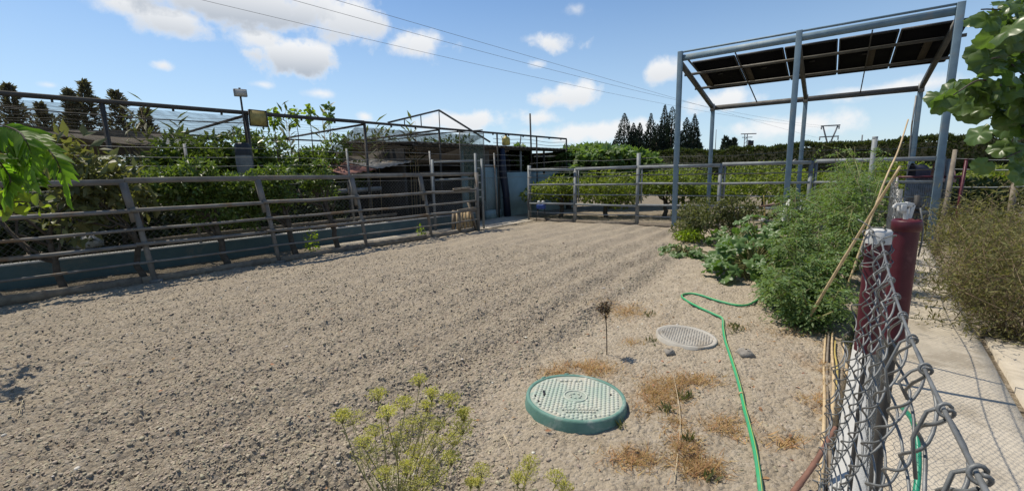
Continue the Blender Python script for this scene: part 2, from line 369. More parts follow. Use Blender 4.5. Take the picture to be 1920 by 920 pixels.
M_WOOD = mat('grey_board', (.24, .20, .15), .85, .4, 10, .3, 60, col2=(.15, .12, .09))
M_CANE = mat('dry_cane', (.56, .42, .24), .6, .3, 14, .2, 80, col2=(.40, .29, .16))
M_BARK = mat('bark', (.10, .08, .06), .95, .4, 12, .5, 40)
M_RED = mat('maroon_pipe', (.085, .011, .02), .45, .25, 9, .1, 50, col2=(.06, .009, .014), stain=(.15, .055, .055))
M_WHITE = mat('white_paint', (.58, .565, .53), .6, .15, 10, .1, 60)
M_BLACK = mat('black_plastic', (.02, .02, .022), .5, .2, 10)
M_SHADOWWALL = mat('shadow_dark_wall', (.06, .052, .045), .9, .3, 5, .3, 30)  # near-black wall colour, interior shade under the roofs put into the base
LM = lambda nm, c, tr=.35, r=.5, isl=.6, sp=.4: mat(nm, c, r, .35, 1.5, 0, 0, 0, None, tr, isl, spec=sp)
F_CITRUS = LM('citrus_leaf', (.115, .165, .04), .35, .4); F_LEMON = LM('lemon_leaf', (.16, .20, .035), .4); F_LOQUAT = LM('loquat_leaf', (.17, .175, .075), .3)
F_FIG = LM('fig_leaf', (.13, .20, .06), .4); F_CYP = LM('cypress_leaf', (.022, .036, .02), .1, .8); F_HEDGE = LM('hedge_leaf', (.065, .085, .022), .2, .7)
F_TOM = LM('tomato_leaf', (.135, .20, .065), .35, .55, .8); F_SQ = LM('squash_leaf', (.095, .175, .045), .3, .42, .9, .5); F_WALNUT = LM('walnut_leaf', (.115, .225, .025), .62)
F_MUL = LM('mulberry_leaf', (.085, .145, .04), .4, .36, .9, .5); F_FEN = LM('fennel_flower', (.48, .45, .14), .4, .7); F_DRYB = LM('dry_bush_leaf', (.20, .185, .075), .3, .8)
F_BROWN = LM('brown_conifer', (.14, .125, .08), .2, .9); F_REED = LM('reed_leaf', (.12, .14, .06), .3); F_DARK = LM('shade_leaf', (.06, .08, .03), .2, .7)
F_VINE = LM('vine_leaf', (.19, .26, .03), .5); F_STRAW = LM('straw', (.46, .29, .13), .2, .8); F_STEM = LM('fennel_stem', (.26, .25, .10), .1)
F_OLDT = LM('tired_leaf', (.13, .14, .055), .25, .8)
# ================================================================== LARGE STRUCTURE
# concrete path right of the mesh fence, its kerb and the neighbouring slab
def slab(name, u0, u1, s0, s1, z0, z1, m, seed):
    nu, ns = max(2, int((u1 - u0) / .25)), max(2, int((s1 - s0) / .08)); us = np.linspace(u0, u1, nu); ss = np.linspace(s0, s1, ns)
    U, S = np.meshgrid(us, ss, indexing='ij'); P = K0[None, None, :] + U[..., None] * K + S[..., None] * NK
    Z = z1 + (fbm(U * 2, S * 2, seed) - .5) * .012; V = np.concatenate([P, Z[..., None]], -1).reshape(-1, 3)
    i, j = np.meshgrid(np.arange(nu - 1), np.arange(ns - 1), indexing='ij'); Q = np.stack([i * ns + j, (i + 1) * ns + j, (i + 1) * ns + j + 1, i * ns + j + 1], -1).reshape(-1, 4)[:, ::-1]
    ring = [k * ns for k in range(nu)] + [(nu - 1) * ns + k for k in range(1, ns)] + [k * ns + ns - 1 for k in range(nu - 2, -1, -1)] + [k for k in range(ns - 2, 0, -1)]
    low = V[ring].copy(); low[:, 2] = z0; n0 = len(V); V = np.vstack([V, low]); L = len(ring)
    Q2 = np.array([(ring[k], ring[(k + 1) % L], n0 + (k + 1) % L, n0 + k) for k in range(L)])
    o = link(name, np_mesh(name, V, [Q, Q2]), m); o['kind'] = 'structure'; return o
slab('path', -2.6, 12.5, .075, .785, -.32, PATH_Z, M_CONC, 3)
slab('path', -2.6, 3.4, .835, 2.6, -.32, PATH_Z + .004, M_CONC, 8)
slab('kerb', -2.6, 12.5, -.085, .07, -.32, .012, M_KERB, 5)

# left corral fence
def corral_left():
    t = thing('corral_fence', Lp(0, 0), 'long low-angle left corral fence of dusty grey pipe rails beside the teal wall', 'fence')
    ends = [-5.5, -3.68, -1.85, -.1, 1.72, 3.52, 5.28, 7.02]
    for k, u in enumerate(ends):
        lean = .07
        if k == len(ends) - 1:
            MB().bar(Lp(u, 0, -.1), Lp(u + .03, .02, 1.58), .09, .09).build('post', M_RAIL, t)
        else:
            MB().tube([Lp(u + .16, 0, -.1), Lp(u + .11, lean * .6, .6), Lp(u + .06, lean, 1.15)], .038, 8).build('post', M_RAIL, t, True)
            MB().bar(Lp(u + .045, lean + .0, .93), Lp(u - .02, lean + .03, 1.52), .095, .05, up=(*NA, 0)).build('post_plate', M_RAIL, t)
            MB().box(Lp(u + .16, 0, .0), (.16, .16, .05), A).build('post_foot', M_RAIL, t)
    for a, b in zip(ends[:-1], ends[1:]):
        for z, r, off in ((1.535, .04, .1), (1.11, .032, .06), (.82, .024, .045), (.585, .03, .03), (.315, .018, .02)):
            j0, j1 = RNG.normal(size=2) * .008; up = .012 if z > 1 else .0
            if z > 1.5: MB().bar(Lp(a + .002, off, z + j0 + up), Lp(b - .002, off, z + j1), .05, .085).build('rail', M_RAIL, t)
            else:
                mid = (a + b) / 2; MB().tube([Lp(a, off - .05, z + j0), Lp(mid, off - .05, z - .008), Lp(b, off - .05, z + j1)], r, 8).build('rail', M_RAIL, t, True)
        MB().bar(Lp(a + .004, .02, .045 + RNG.normal() * .01), Lp(b - .004, .02, .04 + RNG.normal() * .01), .05, .12).build('base_board', M_WOOD, t)
        MB().bar(Lp(a + .004, .11, .02), Lp(b - .004, .11, .02), .10, .08).build('ground_kerb', M_RAIL, t)
    return t
corral_left()
def corral_rear():
    t = thing('corral_fence', Rp(0, 0), 'rear corral fence of pale thin rails in front of the lemon bushes', 'fence')
    us = [-3.63, -1.95, 0, 2.1, 3.97, 6.1]
    for k, u in enumerate(us):
        h = 1.78 if k == 0 else (2.0 if k == 2 else 1.64)
        MB().bar(Rp(u, .0, -.08), Rp(u, .03, h), .085, .085).build('post', M_REARRAIL, t)
        if k: MB().bar(Rp(u + .09, .05, .62), Rp(u + .09, .05, 1.6), .03, .07).build('post_plate', M_REARRAIL, t)
    for a, b in zip(us[:-1], us[1:]):
        for z, w in ((1.62, .085), (1.4, .03), (1.15, .055), (.86, .03), (.56, .055), (.28, .03)):
            if z == .28 and a > 3: continue
            j0, j1 = RNG.normal(size=2) * .012
            if w > .05: MB().bar(Rp(a + .05, -.065, z + j0), Rp(b - .0, -.065, z + j1), .035, w).build('rail', M_REARRAIL, t)
            else: MB().tube([Rp(a, -.06, z + j0), Rp((a + b) / 2, -.06, z - .015), Rp(b, -.06, z + j1)], w / 2, 6).build('rail', M_RAIL if z > 1.3 else M_REARRAIL, t, True)
        MB().bar(Rp(a + .05, -.03, .02), Rp(b - .05, -.03, .02), .06, .13).build('base_board', M_WOOD, t)
    for z in (2.1, 1.92, 1.75):                                     # loose wire strands over the rails
        P = [Rp(u, .03, z - .25 + .02 * math.sin(u * 2)) for u in np.linspace(-3.6, 6.1, 24)]
        MB().tube(P, .004, 4).build('wire_strand', M_WIRE, t)
    MB().tube([Rp(-3.63 + .02, -.05, z_) + np.array([math.sin(z_ * 9) * .04, 0, 0]) for z_ in np.linspace(.1, 1.0, 8)], .03, 6).build('rag', M_BROWNST, t, True)
    # the ladder-like short gate section at the left end
    g = Rp(-3.63, 0)
    return t
corral_rear()

# chain-link with zigzag wires as real geometry
def chain_panel(mb, P, u0, u1, z0, z1, cell, r, seed=0, wob=.006):
    """P(u, off, z) -> point; adds flat-section zigzag wires"""
    a = cell / 2; k = int((u1 - u0) / a); n = int((z1 - z0) / a) + 1
    for i in range(k):
        u = u0 + a * (i + .5); zz = z0 + a * np.arange(n + 1); zz = np.minimum(zz, z1); s = ((np.arange(n + 1) + i) % 2) * 2 - 1
        pts = [P(u + a * .52 * s_, RNG.normal() * wob, z_) for s_, z_ in zip(s, zz)]
        mb.tube(pts, r, 3, False)
def chain_fence():
    t = thing('chain_link_fence', Lp(0, 1.32), 'rusty chain-link fence with wire strands standing on the teal wall', 'fence')
    mb = MB(); chain_panel(mb, lambda u, o, z: Lp(u, 1.32 + o, z), -2.6, 9.2, .34, 1.42, .09, .0034)
    mb.build('chain_mesh', M_WIRE, t, kind='stuff')
    for z in (1.42, 1.62, 1.80, 1.96, 2.13):
        P = [Lp(u, 1.32, z + .012 * math.sin(u * 1.7 + z * 5)) for u in np.linspace(-3.2, 10.6, 30)]
        MB().tube(P, .0048, 4).build('wire_strand', M_WIRE, t)
    for u in (-1.6, 1.0, 4.15, 6.6, 9.2):
        MB().tube([Lp(u, 1.34, .2), Lp(u - .04, 1.36, 2.2)], .026, 7).build('post', M_GALV, t, True)
chain_fence()
t = thing('garden_wall', Lp(0, 1.33), 'low teal-painted wall running behind the left corral fence', 'wall')
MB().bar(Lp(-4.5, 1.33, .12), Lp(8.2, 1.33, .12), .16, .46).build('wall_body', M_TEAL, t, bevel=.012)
MB().bar(Lp(-4.5, 1.33, .353), Lp(8.2, 1.33, .353), .17, .02).build('coping', M_KERB, t)
tag(MB().bar(Lp(2.9, .95, -.05), Lp(7.2, .95, -.05), .5, .14).build('concrete_strip', M_CONC), kind='structure')
tag(MB().add([Lp(6.4, -.0, .012), Lp(10.6, .35, .012), Lp(10.6, 2.1, .012), Lp(6.4, 1.2, .012)], [(0, 3, 2, 1)]).build('yard_floor', M_CONC), kind='structure')
# a rubble bank with a second pale ledge behind the wall
t = thing('timber_ledge', Lp(1, 1.75), 'weathered pale timber ledge lying behind the teal wall', 'ledge')
MB().bar(Lp(.2, 1.7, .46), Lp(5.6, 1.75, .5), .1, .07).build('plank', M_WOOD, t)
for u in (.6, 1.6, 2.8, 4.2, 5.3): MB().bar(Lp(u, 1.75, 0), Lp(u, 1.75, .44), .08, .08).build('block', M_WOOD, t)
for k, (px, py, w) in enumerate(((112, 466, .34), (160, 452, .42), (455, 430, .3), (480, 432, .2))):
    p = at(px, py, Lp(.1 if k < 2 else 3.2, 1.75)[1] - (.0 if k else .1)); mb = MB()
    prof = [(0, -.12), (w * .55, -.1), (w * .6, 0), (w * .42, .09), (w * .15, .13), (.02, .135)]
    mb.disc_lathe(prof, 12, (0, 0, 0)); V = mb.v[0]; V *= 1 + RNG.normal(size=V.shape) * .1; mb.v[0] = V + np.array([p[0], p[1], max(p[2], .44)])
    solo(mb, 'sack' if k < 2 else 'stone', M_WHITE if k < 2 else M_KERB, ['flatter crumpled white sack at the left end behind the teal wall', 'larger humped white sack lying right of the flatter one behind the teal wall',
         'grey boulder behind the chain-link mesh', 'small grey stone right of the boulder behind the mesh'][k], 'sack' if k < 2 else 'stone', smooth=True)

# shade-net pergola
M_NET = None
def net_mat():
    m = bpy.data.materials.new('shade_net'); m.use_nodes = True; nt = m.node_tree; X.nt = nt; p = nt.nodes['Principled BSDF']
    tc = nt.nodes.new('ShaderNodeTexCoord').outputs['Object']; mp = nt.nodes.new('ShaderNodeMapping'); nt.links.new(tc, mp.inputs[0])
    mp.inputs['Rotation'].default_value = (0, 0, AZL); mp.inputs['Scale'].default_value = (1.6, .14, 1.6)
    f = noise_fac(nt, mp.outputs[0], 9, 8, .65)
    nt.links.new(mixc(nt, f.ss(.3, .7), (.10, .082, .06), (.16, .13, .095)), p.inputs['Base Color']); p.inputs['Roughness'].default_value = .9
    tr = nt.nodes.new('ShaderNodeBsdfTransparent'); mx = nt.nodes.new('ShaderNodeMixShader'); at_ = nt.nodes.new('ShaderNodeAttribute'); at_.attribute_name = 'weave'; nt.links.new((f.ss(.3, .7) * .3 + X(at_.outputs['Fac'])).s, mx.inputs[0])
    nt.links.new(tr.outputs[0], mx.inputs[1]); nt.links.new(p.outputs[0], mx.inputs[2]); nt.links.new(mx.outputs[0], nt.nodes['Material Output'].inputs[0]); return m
M_NET = net_mat()
def sheet(name, f, nu, nv, m, parent, kind=None, weave=None):
    V = np.array([f(a, b) for a in np.linspace(0, 1, nu) for b in np.linspace(0, 1, nv)]) - np.array(root_of(parent).location)
    i, j = np.meshgrid(np.arange(nu - 1), np.arange(nv - 1), indexing='ij'); Q = np.stack([i * nv + j, (i + 1) * nv + j, (i + 1) * nv + j + 1, i * nv + j + 1], -1).reshape(-1, 4)
    me = np_mesh(name, V, Q, True)
    if weave is not None: me.attributes.new('weave', 'FLOAT', 'POINT').data.foreach_set('value', np.array([weave(a, b) for a in np.linspace(0, 1, nu) for b in np.linspace(0, 1, nv)], dtype=np.float32))
    o = link(name, me, m, parent)
    if kind: o['kind'] = kind
    return o
def pergola():
    t = thing('shade_pergola', Lp(0, 2), 'tall dark pipe pergola with brown shade netting along the left side', 'pergola')
    ZB = 2.93; us = [-2.6, 0, 2.25, 5.0, 7.46, 10.0, 12.2, 14.2]
    MB().bar(Lp(-4.2, 2, ZB), Lp(4.98, 2, ZB), .07, .075).build('beam', M_DARKPIPE, t)
    MB().bar(Lp(4.98, 2, ZB), Lp(14.2, 2, ZB - .02), .055, .06).build('beam', M_DARKPIPE, t)
    for u in us: MB().bar(Lp(u, 2.0, -.05), Lp(u, 2.0, ZB - .035), .055, .055).build('post', M_DARKPIPE, t)
    for u in (-2.2, 2.25, 5.0, 7.46): # rails running back and the far purlin
        MB().bar(Lp(u, 2.04, ZB - .05), Lp(u - .2, 7.2, ZB - .08), .04, .05).build('cross_beam', M_DARKPIPE, t)
    for u, b in ((-2.2, 0), (2.1, 0), (5.0, 0), (7.3, 0)): MB().bar(Lp(u - .2, 7.2, -.05), Lp(u - .2, 7.2, ZB - .05), .06, .06).build('post', M_DARKPIPE, t)
    MB().bar(Lp(-4.4, 7.25, ZB - .06), Lp(7.1, 7.25, ZB - .06), .05, .05).build('beam', M_DARKPIPE, t)
    # roof net that sags between the beams, with hanging folded edge
    sheet('shade_net', lambda a, b: Lp(-4.4 + 6.7 * a, 2.05 + 5.1 * b, ZB - .07 - .34 * math.sin(math.pi * b) * (.8 + .2 * math.sin(a * 9)) - .16 * math.sin(math.pi * ((a * 2) % 1)) * math.sin(math.pi * b)), 50, 26, M_NET, t, None, lambda a, b: .26 + .42 * max(0, min(1, (b - .4) * 2.5)))
    sheet('shade_net', lambda a, b: Lp(4.9 + 4.8 * a, 2.3 + 4.4 * b, ZB - .1 - .5 * math.sin(math.pi * b * .9) * (1 - a * .3) - .25 * b), 36, 24, M_NET, t, None, lambda a, b: .48 + .25 * b)
    P = [Lp(2.28 - .1 * b, 2.06 + 5.1 * b, ZB - .1 - .36 * math.sin(math.pi * b)) for b in np.linspace(0, 1, 22)]
    MB().tube(P, np.array([.03 + .05 * math.sin(math.pi * min(1, k / 14)) * (.7 + .3 * math.sin(k * 1.9)) for k in range(22)]), 7).build('net_roll', M_NET, t, True)
    mb = MB()                                                       # slack threads of torn netting hung in front, below the beam
    for i in range(11):
        z = ZB - .1 - i * .052; P = [Lp(u, 2.0 - .03, z - .07 * abs(math.sin((u + i * .13) * 1.25)) - RNG.random() * .02) for u in np.arange(-2.6, 8.6, .28)]
        mb.tube(P, .0026, 3, False)
    mb.build('net_thread', M_BROWNST, t, kind='stuff')
    for u in np.arange(-2.2, 14.0, .8): MB().box(Lp(u, 2.0, ZB - .055), (.03, .05, .05), A).build('clip', M_DARKPIPE, t)
    sheet('net_edge', lambda a, b: Lp(-4.2 + 5.6 * a, 6.6 + .4 * math.sin(a * 11) * b, 2.82 - .62 * b + .05 * math.sin(a * 23)), 60, 8, mat('brown_burlap', (.22, .185, .145), .95, .4, 5, .3, 30), t)
    # front gable of thin rods
    g0, g1, g2 = Lp(5.75, 2.07, 2.98), Lp(7.55, 2.07, 3.47), Lp(9.75, 2.1, 2.62)
    MB().bar(g0, g1, .035, .05).build('gable_rod', M_BROWNST, t); MB().bar(g1, g2, .035, .05).build('gable_rod', M_BROWNST, t)
    for f in (.3, .62, 1): p = g0 + (g1 - g0) * f; MB().bar((p[0], p[1], ZB + .03), p - np.array([0, 0, .03]), .025, .025).build('gable_strut', M_BROWNST, t)
    MB().bar(Lp(6.0, 2.1, 2.63), Lp(9.35, 2.05, 2.99), .03, .035).build('gable_rod', M_BROWNST, t)
    MB().bar(Lp(5.1, 2.3, 2.42), Lp(7.5, 2.1, 2.78), .025, .03).build('gable_rod', M_BROWNST, t)
    for z in (2.62, 2.75): MB().tube([Lp(u, 2.0, z + .03 * math.sin(u * 2.3)) for u in np.linspace(9.8, 14.2, 12)], .008, 4).build('wire_strand', M_DARKPIPE, t)
    MB().bar(Lp(11.2, 2.0, 2.5), Lp(11.28, 2.0, ZB - .03), .03, .03).build('gable_strut', M_BROWNST, t)
    MB().bar(Lp(12.0, 2.1, 1.6), Lp(11.95, 2.1, 3.75), .045, .045).build('mast', M_DARKPIPE, t)
    P = [Lp(u, 2.0, ZB - .2 - .05 * math.sin(u * .8 + 1)) for u in np.linspace(-4.2, 2.2, 18)]
    MB().tube(P, .011, 5).build('support_cable', M_DARKPIPE, t)
pergola()
t = thing('floodlight', Lp(2.19, 1.97), 'small square floodlight on a thin pole above the pergola beam', 'floodlight')
MB().bar(Lp(2.19, 1.95, 2.2), Lp(2.17, 1.95, 3.28), .03, .03).build('pole', M_DARKPIPE, t)
h = MB().bar(Lp(2.05, 1.93, 3.31), Lp(2.29, 1.93, 3.32), .07, .15).build('lamp_head', M_GALV, t, bevel=.01)
MB().bar(Lp(2.07, 1.893, 3.31), Lp(2.27, 1.893, 3.32), .006, .12).build('lens', M_KERB, h)
MB().bar(Lp(2.17, 1.95, 3.385), Lp(2.17, 1.95, 3.42), .03, .03).build('stub', M_DARKPIPE, t)
t = thing('sign_board', Lp(2.42, 1.94), 'small square mustard-yellow board fixed on the pergola beam beside the lamp pole', 'board')
MB().bar(Lp(2.3, 1.93, 2.83), Lp(2.62, 1.93, 2.82), .03, .32).build('panel', mat('mustard_board', (.38, .30, .10), .7, .3, 9, .1, 30), t)
for z in (2.665, 2.99): MB().bar(Lp(2.29, 1.925, z), Lp(2.63, 1.925, z - .01), .045, .02).build('frame', M_DARKPIPE, t)
for u in (2.29, 2.63): MB().bar(Lp(u, 1.927, 2.66), Lp(u, 1.927, 2.99), .02, .042).build('frame', M_DARKPIPE, t)
t = thing('plastic_drum', Lp(2.05, 1.8), 'black-topped grey plastic drum fixed on the lamp post below the yellow board', 'drum')
c = Lp(2.06, 1.84); MB().disc_lathe([(.02, 2.29), (.12, 2.285), (.145, 2.25), (.15, 2.05), (.15, 2.03)], 20, (c[0], c[1], 0)).build('dark_top', M_BLACK, t, True)
MB().disc_lathe([(.151, 2.03), (.155, 1.86), (.135, 1.6), (.12, 1.55), (.01, 1.545)], 20, (c[0], c[1], 0)).build('grey_skirt', mat('grey_plastic', (.20, .20, .19), .6, .3, 12), t, True)
# shed behind the gateway
def shed():
    t = thing('farm_shed', Lp(9, 3), 'low shed with dark corrugated roof and pale teal half walls', 'shed')
    u0, u1, o0, o1, zr = 6.6, 15.4, 2.25, 6.4, 2.5
    nu = 150; us = np.linspace(u0, u1, nu); V = []
    for k, u in enumerate(us):
        dz = .022 * math.sin(k * math.pi / 2 * 1.0)
        for (o, z) in ((o0 - .28, zr - .02), (o1, zr + .25)): V += [Lp(u, o, z + dz + .012), Lp(u, o, z + dz - .012)]
    Q = []
    for k in range(nu - 1): a = k * 4; b = a + 4; Q += [(a, b, b + 2, a + 2), (a + 1, a + 3, b + 3, b + 1), (a, a + 1, b + 1, b), (a + 2, b + 2, b + 3, a + 3)]
    MB().add(V, Q).build('corrugated_roof', mat('old_roof_sheet', (.10, .09, .08), .85, .3, 4, .2, 30), t)
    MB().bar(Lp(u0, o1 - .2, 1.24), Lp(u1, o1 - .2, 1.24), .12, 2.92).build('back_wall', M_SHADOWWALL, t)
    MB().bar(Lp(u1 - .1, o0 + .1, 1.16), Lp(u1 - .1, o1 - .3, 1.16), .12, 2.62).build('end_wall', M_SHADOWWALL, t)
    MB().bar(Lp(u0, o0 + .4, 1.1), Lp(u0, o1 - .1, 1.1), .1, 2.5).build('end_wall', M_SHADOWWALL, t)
    MB().bar(Lp(10.35, o0, .76), Lp(12.45, o0, .76), .14, 1.66).build('half_wall', M_SHEDTEAL, t)
    MB().bar(Lp(12.52, o0 + .12, .76), Lp(15.3, o0 + .12, .76), .14, 1.66).build('half_wall', M_SHEDTEAL, t)
    d = MB().bar(Lp(9.5, o0 - .02, .9), Lp(10.18, o0 - .02, .9), .06, 1.75).build('door', M_SHEDTEAL, t)
    for a, b in ((9.52, 9.64), (10.04, 10.16)): MB().bar(Lp((a + b) / 2, o0 - .075, .1), Lp((a + b) / 2, o0 - .075, 1.7), .1, .03, up=(*NA, 0)).build('door_rail', M_SHEDTEAL, d)
    MB().bar(Lp(9.45, o0 - .1, .14), Lp(10.2, o0 - .1, .14), .16, .3).build('step', M_SHEDTEAL, t)
    MB().bar(Lp(9.4, o0 - .03, 1.83), Lp(10.25, o0 - .03, 1.83), .05, .07).build('lintel', M_REARRAIL, t)
    for u in (8.6, 11.55, 13.0, 14.3): MB().bar(Lp(u, o0 + .02, 1.5 if u > 10.2 else 0), Lp(u, o0 + .02, zr - .05), .075, .075).build('post', M_REARRAIL if u < 12 else M_DARKPIPE, t)
    MB().bar(Lp(12.7, o0 + .3, 2.2), Lp(15.0, o0 + .2, 2.24), .05, .05).build('inner_beam', M_WHITE, t)
    MB().bar(Lp(u0, o0 - .1, zr - .075), Lp(u1, o0 - .1, zr - .075), .06, .08).build('eaves_beam', M_DARKPIPE, t)
    for a, b, m in ((9.2, 9.9, M_BROWNST), (10.42, 10.68, mat('ochre_cloth', (.30, .25, .10), .9, .3, 6))):
        sheet('curtain', lambda p, q: Lp(a + (b - a) * p, o0 + .1 + .05 * math.sin(p * 18), 1.62 + .82 * q), 20, 4, m, t)
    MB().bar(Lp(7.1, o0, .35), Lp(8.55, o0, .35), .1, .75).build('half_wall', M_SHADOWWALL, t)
    MB().bar(Lp(8.45, o0 - .06, .75), Lp(8.72, o0 - .06, .75), .06, 1.6).build('door_panel', M_SHEDTEAL, t)
shed()
t = thing('rolled_tarpaulin', Lp(10.28, 2.12), 'tall dark navy rolled tarpaulin standing against the shed between door and wall', 'tarpaulin')
c = Lp(10.3, 2.03)
MB().tube([(c[0] + .12, c[1], .02), (c[0] + .08, c[1] + .02, .8), (c[0] - .02, c[1], 1.7), (c[0] - .03, c[1], 2.42)], [.13, .12, .14, .1], 12).build('roll', mat('navy_tarp', (.012, .016, .035), .5, .3, 8, .3, 20), t, True)
for z in (.7, 1.5): MB().tube([(c[0] + .06 - (z - .7) * .08 + .145 * math.cos(a), c[1] + .15 * math.sin(a), z) for a in np.linspace(0, 6.3, 14)], .01, 4).build('tie', M_BLACK, t)
t = thing('plastic_jug', Lp(10.5, 2.0, 2.5), 'yellow plastic jug standing on the shed roof edge', 'jug'); c = Lp(10.52, 2.06)
MB().disc_lathe([(.01, 2.535), (.13, 2.535), (.145, 2.56), (.145, 2.75), (.12, 2.8), (.05, 2.84), (.04, 2.87), (.01, 2.872)], 20, (c[0], c[1], 0)).build('body', mat('yellow_plastic', (.50, .40, .10), .5, .2, 12), t, True)
MB().tube([(c[0] - .13, c[1] - .05, 2.76), (c[0] - .16, c[1] - .06, 2.84), (c[0] - .06, c[1] - .03, 2.86)], .014, 6).build('handle', MATS['yellow_plastic'], t, True)
MB().disc_lathe([(.045, 2.87), (.045, 2.9), (.01, 2.902)], 12, (c[0], c[1], 0)).build('cap', M_BLACK, t)
# gateway posts and the small netted gate
t = thing('yard_gate', Lp(7.4, .1), 'open pale ladder-like gate with netting at the left gateway', 'gate')
for u, o, h in ((6.35, 1.0, 1.95), (7.25, .25, 2.1), (7.42, .18, 1.95)): MB().bar(Lp(u, o, 0), Lp(u, o, h), .06, .06).build('post', M_REARRAIL, t)
for z in (.5, 1.05, 1.4, 1.88): MB().bar(Lp(6.38, .97, z), Lp(7.22, .28, z + .02), .04, .055).build('rail', M_REARRAIL, t)
for z in np.arange(.9, 2.05, .2): MB().bar(Lp(7.28, .245, z), Lp(7.395, .19, z), .03, .03).build('rung', M_REARRAIL, t)
mb = MB(); chain_panel(mb, lambda u, o, z: Lp(6.38 + u * .84, .97 - u * .69 + o, z), 0, 1, .15, 1.4, .07, .0022); mb.build('chain_mesh', M_WIRE, t, kind='stuff')
t = thing('netted_cage', Lp(8.2, 1.2), 'thin framed cage panel hung with green shade net beside the shed door', 'cage')
M_GNET = net_mat(); M_GNET.name = 'green_shade_net'; _mx = [n_ for n_ in M_GNET.node_tree.nodes if n_.type == 'MIX' and n_.data_type == 'RGBA'][0]; _mx.inputs[6].default_value = (.05, .085, .07, 1); _mx.inputs[7].default_value = (.09, .12, .10, 1); 
c0, c1 = Lp(7.6, 1.25), Lp(8.55, 1.2)
for c in (c0, c1): MB().bar((c[0], c[1], .6), (c[0], c[1], 2.78), .022, .022).build('frame', M_BROWNST, t)
for z in (1.5, 2.4, 2.76): MB().bar((c0[0], c0[1], z), (c1[0], c1[1], z), .018, .018).build('frame', M_BROWNST, t)
sheet('green_net', lambda p, q: np.array([c0[0] + (c1[0] - c0[0]) * p, c0[1] + (c1[1] - c0[1]) * p + .04 + .03 * math.sin(p * 9 + q * 4), .7 + 2.05 * q]), 14, 14, M_GNET, t, None, lambda p, q: .35)
t = thing('wooden_feeder', Lp(6.6, .3), 'makeshift wooden feeder of old boards hung at the end of the left rails', 'feeder')
for (a, b, w, h_) in ((Lp(6.35, .0, .08), Lp(6.35, .0, .62), .09, .05), (Lp(6.95, .0, .02), Lp(6.75, .05, .8), .1, .04), (Lp(6.3, -.02, .6), Lp(6.95, -.02, .63), .05, .07), (Lp(6.35, .25, .1), Lp(6.4, .25, .6), .09, .05), (Lp(6.2, -.03, 1.16), Lp(6.75, -.03, 1.18), .12, .05)):
    MB().bar(a, b, w, h_).build('board', M_WOOD, t)
for u in np.linspace(6.4, 6.9, 5): MB().bar(Lp(u, .12, .1), Lp(u + .02, .14, .55), .08, .025).build('board', M_CANE, t)
t = thing('lean_to', Lp(5.6, 3), 'low lean-to roof of faded red and grey sheets left of the shed', 'roof')
for (a, b, m) in ((0, .9, mat('faded_red_sheet', (.34, .15, .11), .8, .3, 6, .1, 20)), (.95, 2.2, M_GALV)):
    nu = 24; V = []
    for k in range(nu):
        u = 4.55 + a + (b - a) * k / (nu - 1); dz = .015 * math.sin(k * math.pi / 2)
        for o, z in ((2.35, 1.58 + .17 * (u - 4.5)), (4.2, 1.9 + .1 * (u - 4.5))): V += [Lp(u, o, z + dz + .008), Lp(u, o, z + dz - .008)]
    Q = []
    for k in range(nu - 1): i = k * 4; j = i + 4; Q += [(i, j, j + 2, i + 2), (i + 1, i + 3, j + 3, j + 1), (i, i + 1, j + 1, j), (i + 2, j + 2, j + 3, i + 3)]
    MB().add(V, Q).build('roof_sheet', m, t)
for u in (4.7, 6.5): MB().bar(Lp(u, 2.5, 0), Lp(u, 2.5, 1.6), .06, .06).build('post', M_DARKPIPE, t)
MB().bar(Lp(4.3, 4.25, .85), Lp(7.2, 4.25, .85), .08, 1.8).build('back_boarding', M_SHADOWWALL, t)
MB().bar(Lp(4.4, 2.55, 1.17), Lp(5.7, 2.55, 1.2), .03, .12).build('hanging_plank', M_GALV, t)
t = thing('drinker', Rp(-3.3, -.25), 'small blue and white plastic drinker on bent wire legs by the gateway', 'drinker'); c = Rp(-3.05, -.2)
MB().box((c[0], c[1], .47), (.26, .16, .14), -Cd).build('blue_tray', mat('blue_plastic', (.03, .07, .25), .5, .2, 10), t, bevel=.01)
for d in (-.07, .06): MB().disc_lathe([(.01, .54), (.045, .54), (.05, .62), (.035, .66), (.01, .661)], 14, (c[0] + d, c[1] - d * .5, 0)).build('white_cup', M_WHITE, t, True)
for d in (-.1, .1): MB().tube([(c[0] + d, c[1], .4), (c[0] + d * 1.2, c[1] - .03, .2), (c[0] + d * 1.7, c[1], 0)], .012, 5).build('leg', M_DARKPIPE, t)

